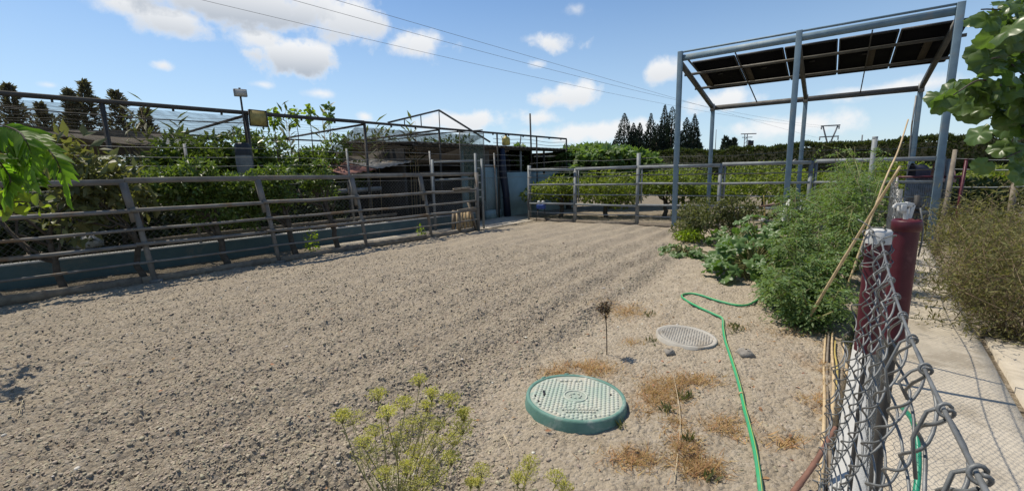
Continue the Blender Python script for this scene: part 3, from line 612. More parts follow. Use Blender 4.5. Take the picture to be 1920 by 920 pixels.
# solar canopy: tall front posts, short rear posts, tilted panels on purlins
def solar():
    t = thing('solar_canopy', (4.42, 11.5, 0), 'tall blue-grey steel frame carrying a tilted row of solar panels', 'solar canopy')
    FL = at(1276, 97, 11.5); C2 = -Cd; L = 5.2; zt = FL[2]
    f = lambda k: np.array([FL[0] + C2[0] * k, FL[1] + C2[1] * k])
    d = at(1740, 462, 8.6); 
    # right post where the beam line meets its column of sight
    fr = max(np.linspace(4.5, 5.8, 400), key=lambda k: -abs(f(k)[0] / f(k)[1] - ray(1790, 100)[0] / ray(1790, 100)[1]))
    L = fr; posts = [0, L * .5, L]
    RL, RR = at(1337, 201, 13.5), at(1727, 163, 10.95); zr = (RL[2] + RR[2]) / 2; RL[2] = RR[2] = zr
    r = lambda q: RL + (RR - RL) * q
    for k in posts: p = f(k); MB().bar((p[0], p[1], -.3), (p[0], p[1], zt), .115, .115, up=(*C2, 0)).build('front_post', M_BLUE, t, bevel=.006)
    for q in (0, .5, 1): p = r(q); MB().bar((p[0], p[1], -.3), (p[0], p[1], zr - .06), .10, .10, up=(*C2, 0)).build('rear_post', M_BLUE, t, bevel=.006)
    P3 = lambda k, z: np.array([*f(k), z])
    back = unit(np.array([r(.5)[0] - f(L / 2)[0], r(.5)[1] - f(L / 2)[1]])); off = np.array([*back, 0])
    MB().bar(P3(.03, zt - .16) + off * .02, P3(L - .03, zt - .14) + off * .02, .07, .135).build('top_beam', M_BLUE, t)
    MB().bar(P3(.07, zt - .02), P3(L - .05, zt - .02), .05, .035).build('top_rail', M_BLUE, t)
    MB().bar(r(.012) - (0, 0, .03), r(.988) - (0, 0, .03), .08, .13).build('rear_beam', M_BROWNST, t)
    Raf = lambda k, w, dz=0: (lambda a, b: a + (b - a) * w + np.array([0, 0, dz]))(P3(k, zt - .26), r(k / L) + np.array([0, 0, -.02]))
    nz = np.array([0, 0, 1.])
    for k in posts:
        MB().bar(Raf(k, 0.02), Raf(k, 1.0), .08, .12).build('rafter', M_BROWNST, t)
        MB().bar(Raf(k, .98, -.12), Raf(k, .98, .08), .11, .11, up=(*C2, 0)).build('gusset', M_GALV, t)
    for w in (.30, .60): MB().bar(Raf(-.18, w, .09), Raf(L + .3, w, .09), .05, .06).build('purlin', M_BROWNST, t)
    for k in (L * .25, L * .75): MB().bar(Raf(k, 0, .02), Raf(k, 1, .02), .022, .022).build('tie_rod', M_DARKPIPE, t)
    for k in (.28, L * .25 + .07, L * .75 + .07, L - .25): MB().bar(Raf(k, .32, .115), Raf(k, .60, .115), .13, .02).build('strut', mat('brown_strut', (.075, .062, .045), .8, .3, 8), t)
    MB().bar(Raf(.18, 0, .05), Raf(.26, .2, .0), .03, .03).build('brace', M_BROWNST, t)
    k0, k1 = .14, L + .24; w_ = (k1 - k0) / 5; m_cell = mat('solar_back', (.006, .006, .008), .8, .2, 3, spec=.1); m_fr = mat('panel_frame', (.025, .025, .028), .6, .2, 10)
    m_glass = mat('solar_glass', (.01, .014, .03), .12, .1, 3)
    for i in range(5):
        a, b = k0 + i * w_ + .026, k0 + (i + 1) * w_ - .026; q = .145; e = .69
        up = np.cross(np.array([*C2, 0]), unit(Raf(0, 1) - Raf(0, 0))); up = -up if up[2] < 0 else up
        mb = MB(); c = [Raf(a, q, .15), Raf(b, q, .15), Raf(b, e, .15), Raf(a, e, .15)]
        mb.add(c + [v + up * .02 for v in c], MB.BQ)
        pn = mb.build('solar_panel', m_cell, t)
        MB().add([v + up * .022 for v in c] + [v + up * .026 for v in c], MB.BQ).build('glass_face', m_glass, pn)
        mb = MB()
        for s in range(4):
            u_, v_ = c[s], c[(s + 1) % 4]; mb.bar(u_ + up * .008, v_ + up * .008, .03, .042, up=up)
        mb.build('frame', m_fr, pn)
        m2 = (Raf(a, .3, .13) + Raf(b, .3, .13)) / 2 + (Raf(a, .4, .0) - Raf(a, .3, .0)); MB().box(m2 + np.array([0, 0, .005]), (.12, .09, .02), C2).build('junction_box', M_BLACK, pn)
    p = r(1.0); MB().tube([(p[0] - .09, p[1], zr - .2), (p[0] - .11, p[1], zr - .9), (p[0] - .07, p[1], 1.6), (p[0] - .08, p[1], .2)], .018, 6).build('conduit', M_GALV, t, True)
    return f, L
SF, SL = solar()
# ================================================================== VEGETATION (far to near)
def tree(name, base, h, clumps, n, size, leafm, label, cat='tree', group=None, tpl=LEAF, trunk_r=.06, limbs=6, lean=(0, 0), shell=.5, droop=.2, rnd=.9, flat=.5, extra=None):
    t = thing(name, base, label, cat, group); base = np.asarray(base, float); mb = MB()
    top = base + np.array([lean[0], lean[1], h]); P = limb(mb, base - (0, 0, .1), top, trunk_r, trunk_r * .6, .08, 8)
    for k in range(limbs):
        c = clumps[k % len(clumps)]; a = P[3 + k % 3]; limb(mb, a, np.asarray(c[0]) + RNG.normal(size=3) * .1, trunk_r * .45, trunk_r * .12, .15, 5)
        for _ in range(2): limb(mb, a + (np.asarray(c[0]) - a) * .6, np.asarray(c[0]) + ball(1, .7)[0] * np.asarray(c[1]) * .9, trunk_r * .2, trunk_r * .06, .15, 4)
    mb.build('trunk', M_BARK, t, True)
    foliage('crown', leafm, t, clumps, n, size, tpl, shell, droop, rnd, flat); return t
# hedge beyond the plot
def hedge():
    a, b = np.array([8.0, 43.5]), np.array([46.0, 12.0]); d = unit(b - a); n = np.array([-d[1], d[0]])
    if n[1] > 0: n = -n
    t = thing('clipped_hedge', (*((a + b) / 2), 0), 'long dark clipped conifer hedge closing the plot at the right horizon', 'hedge')
    L = np.linalg.norm(b - a); cnt = 42000
    u = RNG.random(cnt) * L; top = RNG.random(cnt) < .45
    hh = 3.12 + .3 * (fbm(u * .5, u * 0, 7) - .5) * 2 + .10 * (fbm(u * 2.2, u * 0, 8) - .5) * 2
    z = np.where(top, hh - RNG.random(cnt) ** 2 * .25, RNG.random(cnt) * hh); w = np.where(top, RNG.uniform(-.7, .8, cnt), .75 + (fbm(u * 1.2, z * 1.2, 9) - .5) * .7 + RNG.normal(size=cnt) * .06)
    P = np.stack([a[0] + d[0] * u + n[0] * w, a[1] + d[1] * u + n[1] * w, z], 1)
    D = np.stack([n[0] * .6 + RNG.normal(size=cnt) * .5, n[1] * .6 + RNG.normal(size=cnt) * .5, .7 + RNG.normal(size=cnt) * .5], 1)
    V, F = leaf_cloud(P, D, RNG.normal(size=(cnt, 3)), RNG.uniform(.14, .34, cnt), LEAF); V = V - np.array(t.location)
    link('foliage', np_mesh('foliage', V, F), F_HEDGE, t)
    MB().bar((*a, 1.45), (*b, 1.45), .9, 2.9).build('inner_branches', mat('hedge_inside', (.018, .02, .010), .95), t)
hedge()
# cypresses: (px at tip, py tip, half width m, depth)
M_ = dict(zip(range(9), range(9)))
cy = [(1171, 213, 1.5, 46, 'pointed'), (1188, 231, .9, 47, ''), (1200, 231, .9, 45, ''), (1221, 213, 1.1, 48, ''), (1233, 233, 1.1, 46, ''), (1247, 197, 1.0, 47, ''), (1261, 201, 1.5, 46, ''), (1288, 221, 1.1, 45, ''), (1303, 214, 1.0, 46, ''), (1313, 268, .6, 44, ''), (1153, 262, 1.0, 47, '')]
cyl = ['stout pointed cypress at the left of the distant cypress row', 'short slim cypress second in the row beside the stout pointed one', 'small ragged cypress third in the row above the fig tree', 'loose-branched dark cypress with a feathery tip, fourth in the row',
       'low dark cypress left of the tallest slim spire', 'tallest slim cypress spire in the distant row', 'broad tall cypress touching the tallest spire on its right', 'feathery cypress just right of the leftmost steel post', 'slim pointed cypress spire at the right of the distant row',
       'tiny cypress ending the row on the right', 'low rounded cypress foot left of the stout pointed one']
for (px, py, w, Y, _), lab in zip(cy, cyl):
    top = at(px, py, Y); H = top[2]; c = np.array([top[0], top[1], 0]); t = thing('cypress_tree', c, lab, 'cypress', 'distant row of cypresses')
    n = 2600; zz = RNG.random(n) ** .8; feather = .55 if 'feather' in lab or 'ragged' in lab or 'loose' in lab else .25
    ang = RNG.random(n) * 6.283; prof = np.minimum(1, zz * 6) * (1 - zz) ** .62 * (1 + feather * np.sin(zz * 37 + ang * 2 + px) * .6)
    r = w * prof * RNG.uniform(.55, 1.05, n)
    P = np.stack([c[0] + r * np.cos(ang), c[1] + r * np.sin(ang), .3 + zz * (H - .3)], 1)
    D = np.stack([np.cos(ang) * .5, np.sin(ang) * .5, np.full(n, .9)], 1) + RNG.normal(size=(n, 3)) * .35
    V, F = leaf_cloud(P, D, RNG.normal(size=(n, 3)), RNG.uniform(.3, .75, n) * (1.15 - zz), LEAF); link('crown', np_mesh('crown', V - c, F), F_CYP, t)
    mb = MB(); mb.tube([c, c + (0, 0, H * .5), c + (0, 0, H * .97)], [.2, .12, .02], 6); mb.build('trunk', M_BARK, t)
for (px, py, w, lab) in ((1361, 258, 1.2, 'larger far cypress above the hedge between the steel posts'), (1369, 266, .9, 'middle far cypress of three above the hedge'), (1377, 262, .7, 'slim far cypress on the right of three above the hedge')):
    top = at(px, py, 62); H = top[2]; c = np.array([top[0], top[1], 0]); t = thing('cypress_tree', c, lab, 'cypress', 'three far cypresses'); n = 900
    zz = RNG.random(n); ang = RNG.random(n) * 6.283; r = w * (1 - zz) ** .6 * RNG.uniform(.5, 1, n)
    P = np.stack([c[0] + r * np.cos(ang), c[1] + r * np.sin(ang), .3 + zz * (H - .3)], 1); D = np.stack([np.cos(ang) * .5, np.sin(ang) * .5, np.full(n, .9)], 1) + RNG.normal(size=(n, 3)) * .35
    V, F = leaf_cloud(P, D, RNG.normal(size=(n, 3)), RNG.uniform(.3, .6, n), LEAF); link('crown', np_mesh('crown', V - c, F), F_CYP, t)
    mb = MB(); mb.tube([c, c + (0, 0, H * .9)], [.2, .03], 6); mb.build('trunk', M_BARK, t)
# pylons, poles and cables
M_PYL = mat('pylon_steel', (.17, .18, .19), .6, .2, 3)
def pylon_y():
    Y = 120; top = at(1557, 236, Y); c = np.array([top[0], top[1], 0]); H = top[2]; d = np.array([1., 0, 0]); t = thing('power_pylon', c, 'distant Y-shaped lattice power pylon with two crossarms beyond the hedge', 'pylon')
    k = Y / FPX; mb = MB()
    for s in (-1, 1):
        for y in (-.35, .35): mb.bar(c + (s * .9, y, 0), c + (s * .55, y, H - 4.2), .16, .16)
        MB().bar(c + (s * .5, 0, H - 4.3), c + (s * 2.0, 0, H - .1), .22, .3).build('arm', M_PYL, t)
    for z in np.arange(1, H - 4.5, 1.2): mb.bar(c + (-.8, .3, z), c + (.75, .3, z + 1.1), .1, .1); mb.bar(c + (.8, -.3, z), c + (-.75, -.3, z + 1.1), .1, .1)
    mb.build('lattice_tower', M_PYL, t)
    MB().bar(c + (-2.5, 0, H), c + (2.6, 0, H + .12), .3, .3).build('crossarm', M_PYL, t)
    MB().bar(c + (-2.7, 0, H - 2.9), c + (2.5, 0, H - 2.8), .3, .3).build('crossarm', M_PYL, t)
    for x, z in ((-2.4, H), (2.4, H), (-2.6, H - 2.9), (2.4, H - 2.9)): MB().tube([c + (x, 0, z - .1), c + (x, 0, z - .9)], .14, 6).build('insulator', M_PYL, t)
    return c, H
PC, PH = pylon_y()
def pylon_t():
    Y = 105; top = at(1403, 251, Y); c = np.array([top[0], top[1], 0]); H = top[2]; t = thing('power_pylon', c, 'distant mast with a crossarm and a transformer box beyond the hedge', 'pylon'); mb = MB()
    for s in (-1, 1): mb.bar(c + (s * .4 - .5, 0, 0), c + (s * .3 - .5, 0, H), .14, .14)
    for z in np.arange(1, H - 1, .9): mb.bar(c + (-.9, 0, z), c + (-.1, 0, z + .8), .09, .09)
    mb.build('lattice_tower', M_PYL, t); MB().bar(c + (-1.7, 0, H), c + (1.9, 0, H), .25, .2).build('crossarm', M_PYL, t); MB().bar(c + (-1.4, 0, H - .8), c + (1.0, 0, H - .8), .2, .15).build('crossarm', M_PYL, t)
    MB().box(c + (.7, 0, H - 2.2), (1.0, .8, 1.2)).build('transformer', M_BLACK, t)
    MB().bar(c + (-.3, 0, H - 1.5), c + (.7, 0, H - 1.55), .15, .15).build('bracket', M_PYL, t)
pylon_t()
top = at(1343, 243, 80); t = thing('antenna_pole', (top[0], top[1], 0), 'very thin distant pole right of the cypress row', 'pole'); MB().tube([(top[0], top[1], 0), (top[0], top[1], top[2])], [.09, .05], 6).build('mast', M_PYL, t)
top = at(1617, 253, 90); t = thing('antenna_pole', (top[0], top[1], 0), 'short distant pole on the skyline right of the Y-shaped pylon', 'pole'); MB().tube([(top[0], top[1], 0), (top[0], top[1], top[2])], [.16, .12], 6).build('mast', M_PYL, t)
for (x0, mid, px1, lab) in ((383, (1000, 146), (-2.4, PH), 'lowest of the three power cables crossing the sky'), (554, (1000, 121), (2.4, PH), 'middle of the three power cables crossing the sky'), (633, (1000, 104), (-2.6, PH - 2.9), 'uppermost of the three power cables crossing the sky')):
    q1 = PC + np.array([px1[0], 0, px1[1] - .9 - 0]); q1[2] = px1[1] - .4
    p0 = at(x0, 0, 34); pm = at(*mid, 34 * .42 + 120 * .28)
    # straight chord with slight sag through the first two sights
    p0 = p0 + (p0 - pm) * .25
    P = [p0 * (1 - s) + q1 * s for s in np.linspace(0, 1, 40)]; s = np.linspace(0, 1, 40)
    # vertical sag fitted so the cable passes the middle sight
    k = min(range(40), key=lambda i: abs(P[i][0] / P[i][1] - ray(*mid)[0] / ray(*mid)[1])); zt = at(mid[0], mid[1], P[k][1])[2]; amp = (P[k][2] - zt) / (4 * s[k] * (1 - s[k]))
    P = [p - np.array([0, 0, amp * 4 * q * (1 - q)]) for p, q in zip(P, s)]
    solo(MB().tube(P, .016, 4), 'power_cable', M_PYL, lab, 'cable', 'overhead power cables')
# fig tree and lemon bushes behind the rear fence
tree('fig_tree', (2.5, 18.6, 0), 1.4, random_clumps((3.7, 18.6, 1.75), (3.0, 1.8, 1.0), 26, (.2, .46)), 9500, .25, F_FIG, 'broad light green fig tree behind the rear fence left of the steel frame', 'fig tree', tpl=LOBED, trunk_r=.12, flat=.65, shell=.4)
tree('fig_tree', (.9, 20.0, 0), 1.5, random_clumps((.95, 19.8, 2.2), (1.0, 1.0, .8), 7, (.25, .45)), 1300, .2, F_FIG, 'sparse fig with airy shoots beside the shed roof end', 'fig tree', tpl=LOBED, trunk_r=.08, flat=.65, shell=.3)
lem = [((1.75, 15.0), 1.6, 1.35, 'yellowish lemon bush left of the fork-trunked one, by the shed end'), ((3.2, 14.6), 1.6, 1.5, 'round lemon bush with a dark forked trunk behind the rear fence'), ((5.1, 14.3), 1.5, 1.3, 'lemon bush directly behind the left steel post'), ((7.0, 14.1), 1.5, 1.3, 'lemon bush seen between left and middle steel posts'),
       ((9.0, 13.4), 1.55, 1.4, 'lemon bush behind the middle steel posts'), ((11.0, 12.6), 1.6, 1.4, 'lemon bush right of the middle steel posts behind the rails'), ((12.8, 11.0), 1.5, 1.3, 'lemon bush behind the top of the tomato plants'),
       ((4.2, 18.2), 1.9, 1.9, 'back-row lemon bush under the fig tree edge'), ((7.2, 18.0), 1.8, 1.9, 'back-row lemon bush right of the left steel post'), ((10.2, 17.4), 1.8, 1.9, 'back-row lemon bush behind the middle posts'), ((13.4, 16.0), 1.8, 2.0, 'back-row lemon bush under the hedge right of the middle posts'), ((16.4, 14.0), 1.8, 2.0, 'back-row lemon bush under the hedge toward the right post'), ((18.5, 11.8), 1.8, 2.0, 'back-row lemon bush at the far right under the hedge')]
for (c, h, w, lab) in lem:
    c = np.array([*c, 0.]); tree('lemon_tree', c, .55, random_clumps(c + (0, 0, h * .6), (w, w * .8, h * .42), 14, (.32, .5)), 3600, .13, F_LEMON, lab, 'lemon tree', 'lemon bushes behind the rear fence', trunk_r=.09, limbs=6, shell=.55)
for (c, w, lab) in (((5.4, 12.9), .7, 'low grey-green weeds left of the fallen board behind the rails'), ((7.6, 12.0), .9, 'low leafy weeds around the middle steel posts')):
    c = np.array([*c, 0.]); t = thing('weed_plant', c, lab, 'weed'); foliage('leaves', F_OLDT, t, random_clumps(c + (0, 0, .2), (w, .5, .25), 6), 500, .11, LEAF, .2); mb = MB()
    for _ in range(6): limb(mb, c, c + RNG.normal(size=3) * (.4, .3, .05) + (0, 0, .3), .01, .004)
    mb.build('stem', M_BARK, t)
# left side: trees between the corral and the wall, and the masses beyond
left = [(-.9, .75, 1.75, .9, F_LOQUAT, LEAF, .22, 750, 'loquat tree with long pale leaves at the left end of the corral'), (.0, .55, 1.25, .7, F_LOQUAT, LEAF, .2, 520, 'low loquat branches with drooping pale leaves above the white sacks'),
        (1.15, .6, 1.35, .8, F_CITRUS, LEAF, .105, 4200, 'dense orange tree with a dark leaning trunk, leftmost behind the corral'), (2.35, .62, 1.32, .75, F_CITRUS, LEAF, .10, 3600, 'orange tree with leafy sprout at its trunk base behind the corral'),
        (3.25, .66, 1.42, .42, F_CITRUS, LEAF, .10, 900, 'slender orange tree with a bare straight trunk behind the corral')]
for (u, o, zc, w, m, tp, sz, n, lab) in left:
    b = Lp(u, o * .6, 0); c = Lp(u - .15, o + .1, zc)
    cl = [(np.asarray(c) + np.array([*(A * a_), dz]), np.array([s, s * .7, s * .7])) for a_, dz, s in [(RNG.normal() * w * .5, RNG.normal() * .22, w * RNG.uniform(.35, .6)) for _ in range(9)]]
    tree('loquat_tree' if m is F_LOQUAT else 'orange_tree', b, .8, cl, n, sz, m, lab, 'tree', None, tp, .05 if m is F_LOQUAT else .065, 7, tuple((c - b)[:2] * .5), .3 if m is F_LOQUAT else .5, .15, 1.0, .6)
    if 'sprout' in lab:
        pass
p = Lp(2.62, .25); t = thing('young_sprout', p, 'bright green sprout growing at the foot of the second orange trunk', 'sprout'); foliage('leaves', F_VINE, t, [(p + (0, 0, .25), (.12, .12, .25))], 90, .09); MB().tube([p, p + (0, 0, .45)], .006, 4).build('stem', M_BARK, t)
p = Lp(5.3, .25); t = thing('young_sprout', p, 'small green weed growing at the corral post nearest the feeder', 'sprout'); foliage('leaves', F_VINE, t, [(p + (0, 0, .18), (.1, .1, .18))], 70, .08); MB().tube([p, p + (0, 0, .3)], .006, 4).build('stem', M_BARK, t)
big = [(1.7, 3.9, 1.32, 1.1, F_CITRUS, .15, 5200, 'large shiny-leaved dark tree left of the lamp pole under the pergola'), (3.2, 3.6, 1.52, 1.05, F_CITRUS, .14, 5200, 'tall dense dark green tree right of the lamp pole'), (4.45, 3.9, 1.55, .9, F_CITRUS, .13, 4600, 'dark leafy tree with a straight right edge beside the torn net'),
       (-.9, 4.6, 1.1, 1.4, F_DARK, .16, 3800, 'shadowy bush under the left part of the shade net'), (-3.0, 4.2, 1.2, 1.5, F_DARK, .16, 3800, 'shadowy bush at the far left under the shade net'), (.6, 2.7, .7, 1.0, F_DARK, .14, 2600, 'low shrub added as dark shading behind the white sacks and the teal wall'), (2.6, 2.6, .7, 1.0, F_DARK, .14, 2600, 'low shrub added as dark shading behind the teal wall near the boulder'), (-1.6, 2.6, .7, 1.0, F_DARK, .14, 2600, 'low shrub added as dark shading behind the teal wall at the far left'), (9.1, 8.0, 2.3, 1.5, F_CITRUS, .2, 2400, 'dark tree beyond the torn net left of the gable'), (13.3, 8.0, 2.15, 1.3, F_CITRUS, .2, 2200, 'round green tree rising behind the shed roof under the gable'), (4.0, 2.7, .6, .7, F_DARK, .13, 1500, 'low shrub added as dark shading behind the wall left of the lean-to roof')]  # the low shrubs behind the wall are added as dark shading
for (u, o, zc, w, m, sz, n, lab) in big:
    c = Lp(u, o, zc); cl = [(c + np.array([*(A * RNG.normal() * w * .45), RNG.uniform(-.8, .72) if zc > 1.2 else RNG.uniform(-.7, .5)]) + RNG.normal(size=3) * .2, np.array([w * .45, w * .45, w * .42])) for _ in range(18)]
    tree('orchard_tree', Lp(u, o, 0), .8, cl, int(n * 1.45), sz * 1.15, m, lab, 'tree', None, LEAF, .1, 6, (0, 0), .5, .2, .9, .5)
    MB().disc_lathe([(.02, .1), (w * .55, .15), (w * .7, zc), (w * .4, zc + .5), (.02, zc + .6)], 10, Lp(u, o + .25, 0)) if False else None
# vine shoots that poke above the beam
for k, (px, py, lab) in enumerate(((512, 206, 'leftmost leafy vine shoot rising above the pergola beam'), (551, 203, 'second leafy vine shoot above the beam from the lamp'), (578, 196, 'tall bright leafy vine shoot above the beam, third from the lamp'), (616, 196, 'rightmost tall leafy vine shoot above the beam'))):
    tp_ = at(px, py, Lp(2.9 + k * .55, 3.0)[1]); b = tp_ - np.array([0, 0, 1.3]); t = thing('vine_shoot', b, lab, 'shoot', 'vine shoots above the pergola beam')
    MB().tube([b, (b + tp_) / 2 + RNG.normal(size=3) * .03, tp_], [.014, .01, .005], 5).build('stem', M_BARK, t)
    foliage('leaves', F_VINE if k != 3 else F_TOM, t, [(b + (0, 0, 1.1), (.11, .11, .24))], 60, .11, ROUND, .3)
# ragged conifers and reeds left beyond the net
for k, (px, py, w, lab) in enumerate(((20, 160, .8, 'ragged brown conifer at the far left beyond the shade net'), (128, 170, .55, 'thin ragged conifer left of the leaning one beyond the net'), (150, 155, .8, 'tall leaning ragged conifer beyond the shade net'), (222, 172, .85, 'bushy ragged conifer right of the leaning one beyond the net'), (75, 195, .9, 'low brown conifer between the far left pair beyond the net'), (265, 205, .6, 'sparse thin conifer at the right of the ragged group'))):
    Y = 13.5 + k * .4; top = at(px, py, Y); c = np.array([top[0], top[1], 0]); H = top[2]; t = thing('ragged_conifer', c, lab, 'conifer', 'ragged conifers beyond the net'); n = 2300
    zz = RNG.random(n) ** .85; ang = RNG.random(n) * 6.283; r = w * (1 - zz) ** .75 * RNG.uniform(.15, 1.1, n) * (1 + .7 * np.sin(zz * 31 + ang * 2 + px))
    P = np.stack([c[0] + r * np.cos(ang) + .12 * zz * (k % 3 - 1), c[1] + r * np.sin(ang), .8 + zz * (H - .8)], 1); D = np.stack([np.cos(ang) * .8, np.sin(ang) * .8, np.full(n, .5)], 1) + RNG.normal(size=(n, 3)) * .35
    V, F = leaf_cloud(P, D, RNG.normal(size=(n, 3)), RNG.uniform(.08, .2, n), LEAF); link('crown', np_mesh('crown', V - c, F), F_BROWN, t); mb = MB(); limb(mb, c, (*(c[:2]), H), .09, .015, .03)
    for _ in range(14): z = RNG.uniform(.3, .95); a_ = RNG.random() * 6.28; limb(mb, c + (0, 0, z * H), c + (math.cos(a_) * w * (1.1 - z), math.sin(a_) * w * (1.1 - z), z * H + .35), .02, .005)
    mb.build('trunk', M_BARK, t)
for k, (px, py, lab) in enumerate(((240, 188, 'spiky dry reed clump beyond the net right of the conifers'), (531, 198, 'dark reed shoot left of the bright vine shoot'), (600, 205, 'feathery reed between the last two vine shoots'), (345, 225, 'small reed tuft above the dark tree left of the lamp'), (770, 228, 'reed tuft under the gable beside the torn net'), (700, 232, 'reed tuft above the torn net'), (880, 258, 'reed leaves above the shed roof near the jug'))):
    Y = Lp(1.5 + (px - 250) * .008, 5.2)[1] if px < 800 else 17; top = at(px, py, Y); t = thing('reed_clump', (top[0], top[1], 0), lab, 'reed', 'reeds beyond the pergola'); mb = MB(); Pl = []; Dl = []
    for j in range(4):
        x = top[0] + RNG.normal() * .12; y = top[1] + RNG.normal() * .15; h = top[2] - j * .17; mb.tube([(x, y, 0), (x + .03, y, h * .5), (x + RNG.normal() * .06, y, h)], [.012, .01, .004], 4)
        for q in range(9): z = h * (.55 + .45 * q / 8); a_ = RNG.random() * 6.28; Pl.append((x, y, z)); Dl.append((math.cos(a_), math.sin(a_), .9))
    mb.build('cane', M_CANE, t); Pl = np.array(Pl); V, F = leaf_cloud(Pl, np.array(Dl), np.tile((0, 0, 1.), (len(Pl), 1)) + RNG.normal(size=(len(Pl), 3)) * .2, RNG.uniform(.25, .5, len(Pl)), SLIM); link('leaves', np_mesh('leaves', V - np.array(t.location), F), F_REED if k != 1 else F_DARK, t)
# dark windbreak far left so the orchard has something behind it
t = thing('windbreak', Lp(4, 9.5), 'tall dark mixed windbreak of shrubs behind the whole left orchard', 'shrubbery')
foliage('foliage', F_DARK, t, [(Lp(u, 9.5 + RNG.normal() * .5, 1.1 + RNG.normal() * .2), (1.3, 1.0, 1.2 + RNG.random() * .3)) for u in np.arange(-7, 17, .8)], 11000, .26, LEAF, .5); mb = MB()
for u in np.arange(-7, 17, .8): limb(mb, Lp(u, 9.6, 0), Lp(u + RNG.normal() * .3, 9.6, 1.7), .06, .02)
mb.build('trunk', M_BARK, t)
t = thing('windbreak', (7, 33, 0), 'pale distant shrubs filling the skyline between shed roof and fig tree', 'shrubbery')
foliage('foliage', F_HEDGE, t, [((x, 34 - x * .15, 1.0), (1.6, 1.0, 1.0)) for x in np.arange(-14, 14, 1.3)], 7000, .3, LEAF, .5); MB().tube([(7, 33, 0), (7, 33, 1.2)], .1).build('trunk', M_BARK, t)
# ================================================================== FOREGROUND FENCE AND GATE
def near_fence():
    B = at(1650, 430, .775)[:2]; az = math.radians(37.6); d = np.array([math.sin(az), math.cos(az)]); n = np.array([d[1], -d[0]])
    def top(u): return 1.384 - .03 * math.sin(min(1, max(0, -u / .95)) * math.pi) ** 1.0 - .004
    def N_(u, o, z):
        b = .028 * math.sin(math.pi * min(1, max(0, (1.37 - z) / 1.25))) + .012 * max(0, min(1, (1.3 - z) / .3)) + (.012 if u > -.03 else 0)
        p = B + d * u + n * (o - b * (.4 + .6 * min(1, max(0, (u + 1.2) / 1.1)))); return np.array([p[0], p[1], z])
    t = thing('mesh_fence', (B[0], B[1], 0), 'close-up grey chain-link fence with a sagging top wire and maroon end post', 'fence')
    P = [N_(u, .0, top(u)) for u in np.linspace(-1.6, .01, 60)]
    MB().tube(P, .00135, 8).build('top_wire', M_WIRE, t, True)
    a = .038; k = 0
    for i, u in enumerate(np.arange(-1.35, .07, a)):
        zt = top(u) - .002 - (max(0, u - .0) * 1.2 + .17 if u > .0 else 0); n_ = int((zt - .02) / a); ph = np.linspace(0, n_ * math.pi, n_ * 9 + 1); s = 1 if i % 2 else -1; wob = RNG.normal(size=(n_ + 2, 2)) * np.array([.0016, .0022])
        pts = []
        for q in ph:
            z = zt - q / math.pi * a; w = wob[int(q / math.pi)] * (1 - math.cos(2 * q)) * .5
            pts.append(N_(u + s * a * .58 * (math.cos(q) + math.cos(3 * q) / 13) + w[0], math.sin(q) * .0075 * s + w[1], z))
        MB().tube(pts, .00125, 5, False).build('mesh_wire', M_WIRE, t, True)
        if i % 2 and u < .02:                                       # knuckle of two wire ends round the top wire, with a free tail
            c = u + a * .5; z0 = top(c); loop = []
            for q in np.linspace(0, 2 * math.pi * 1.6, 20): loop.append(N_(c - .006 + .012 * q / 10, .0032 * math.sin(q), z0 + .0032 * math.cos(q) + .001))
            L_ = RNG.uniform(.015, .06); loop += [N_(c + .008, -.006, z0 - .006), N_(c + .004 + RNG.normal() * .006, -.008 - RNG.random() * .006, z0 - L_ * .5), N_(c - .004 + RNG.normal() * .008, -.006, z0 - L_)]
            MB().tube(loop, .00115, 5).build('wire_knot', M_WIRE, t, True)
    # end post: maroon sleeve with white cap on a thin steel pipe
    p = at(1649, 432, .79); zt = p[2]; c = (p[0], p[1], 0)
    MB().disc_lathe([(.0185, zt - .235), (.0185, zt - .016)], 28, c).build('post_sleeve', M_RED, t, True)
    MB().disc_lathe([(.0193, zt - .024), (.0195, zt - .002), (.0165, zt + .002), (.001, zt + .0025)], 28, c).build('post_cap', M_WHITE, t, True)
    MB().disc_lathe([(.004, -.1), (.004, zt - .2)], 16, c).build('post', M_DARKPIPE, t, True)
    for j in range(7):                                              # tangled tie wire round the post top
        a0 = RNG.random() * 6.28; pts = [np.array([p[0] + (.0205 + .005 * math.sin(q * 3 + j)) * math.cos(q + a0), p[1] + (.0205 + .005 * math.sin(q * 2)) * math.sin(q + a0), zt - .012 - .007 * j + .02 * math.sin(q + j * 2)]) for q in np.linspace(0, 4.5 + RNG.random() * 2, 20)]
        e = pts[-1]; pts.append(e + RNG.normal(size=3) * .012 + (0, 0, .006)); MB().tube(pts, .0011, 5).build('tie_wire', M_WIRE, t, True)
    return t
near_fence()
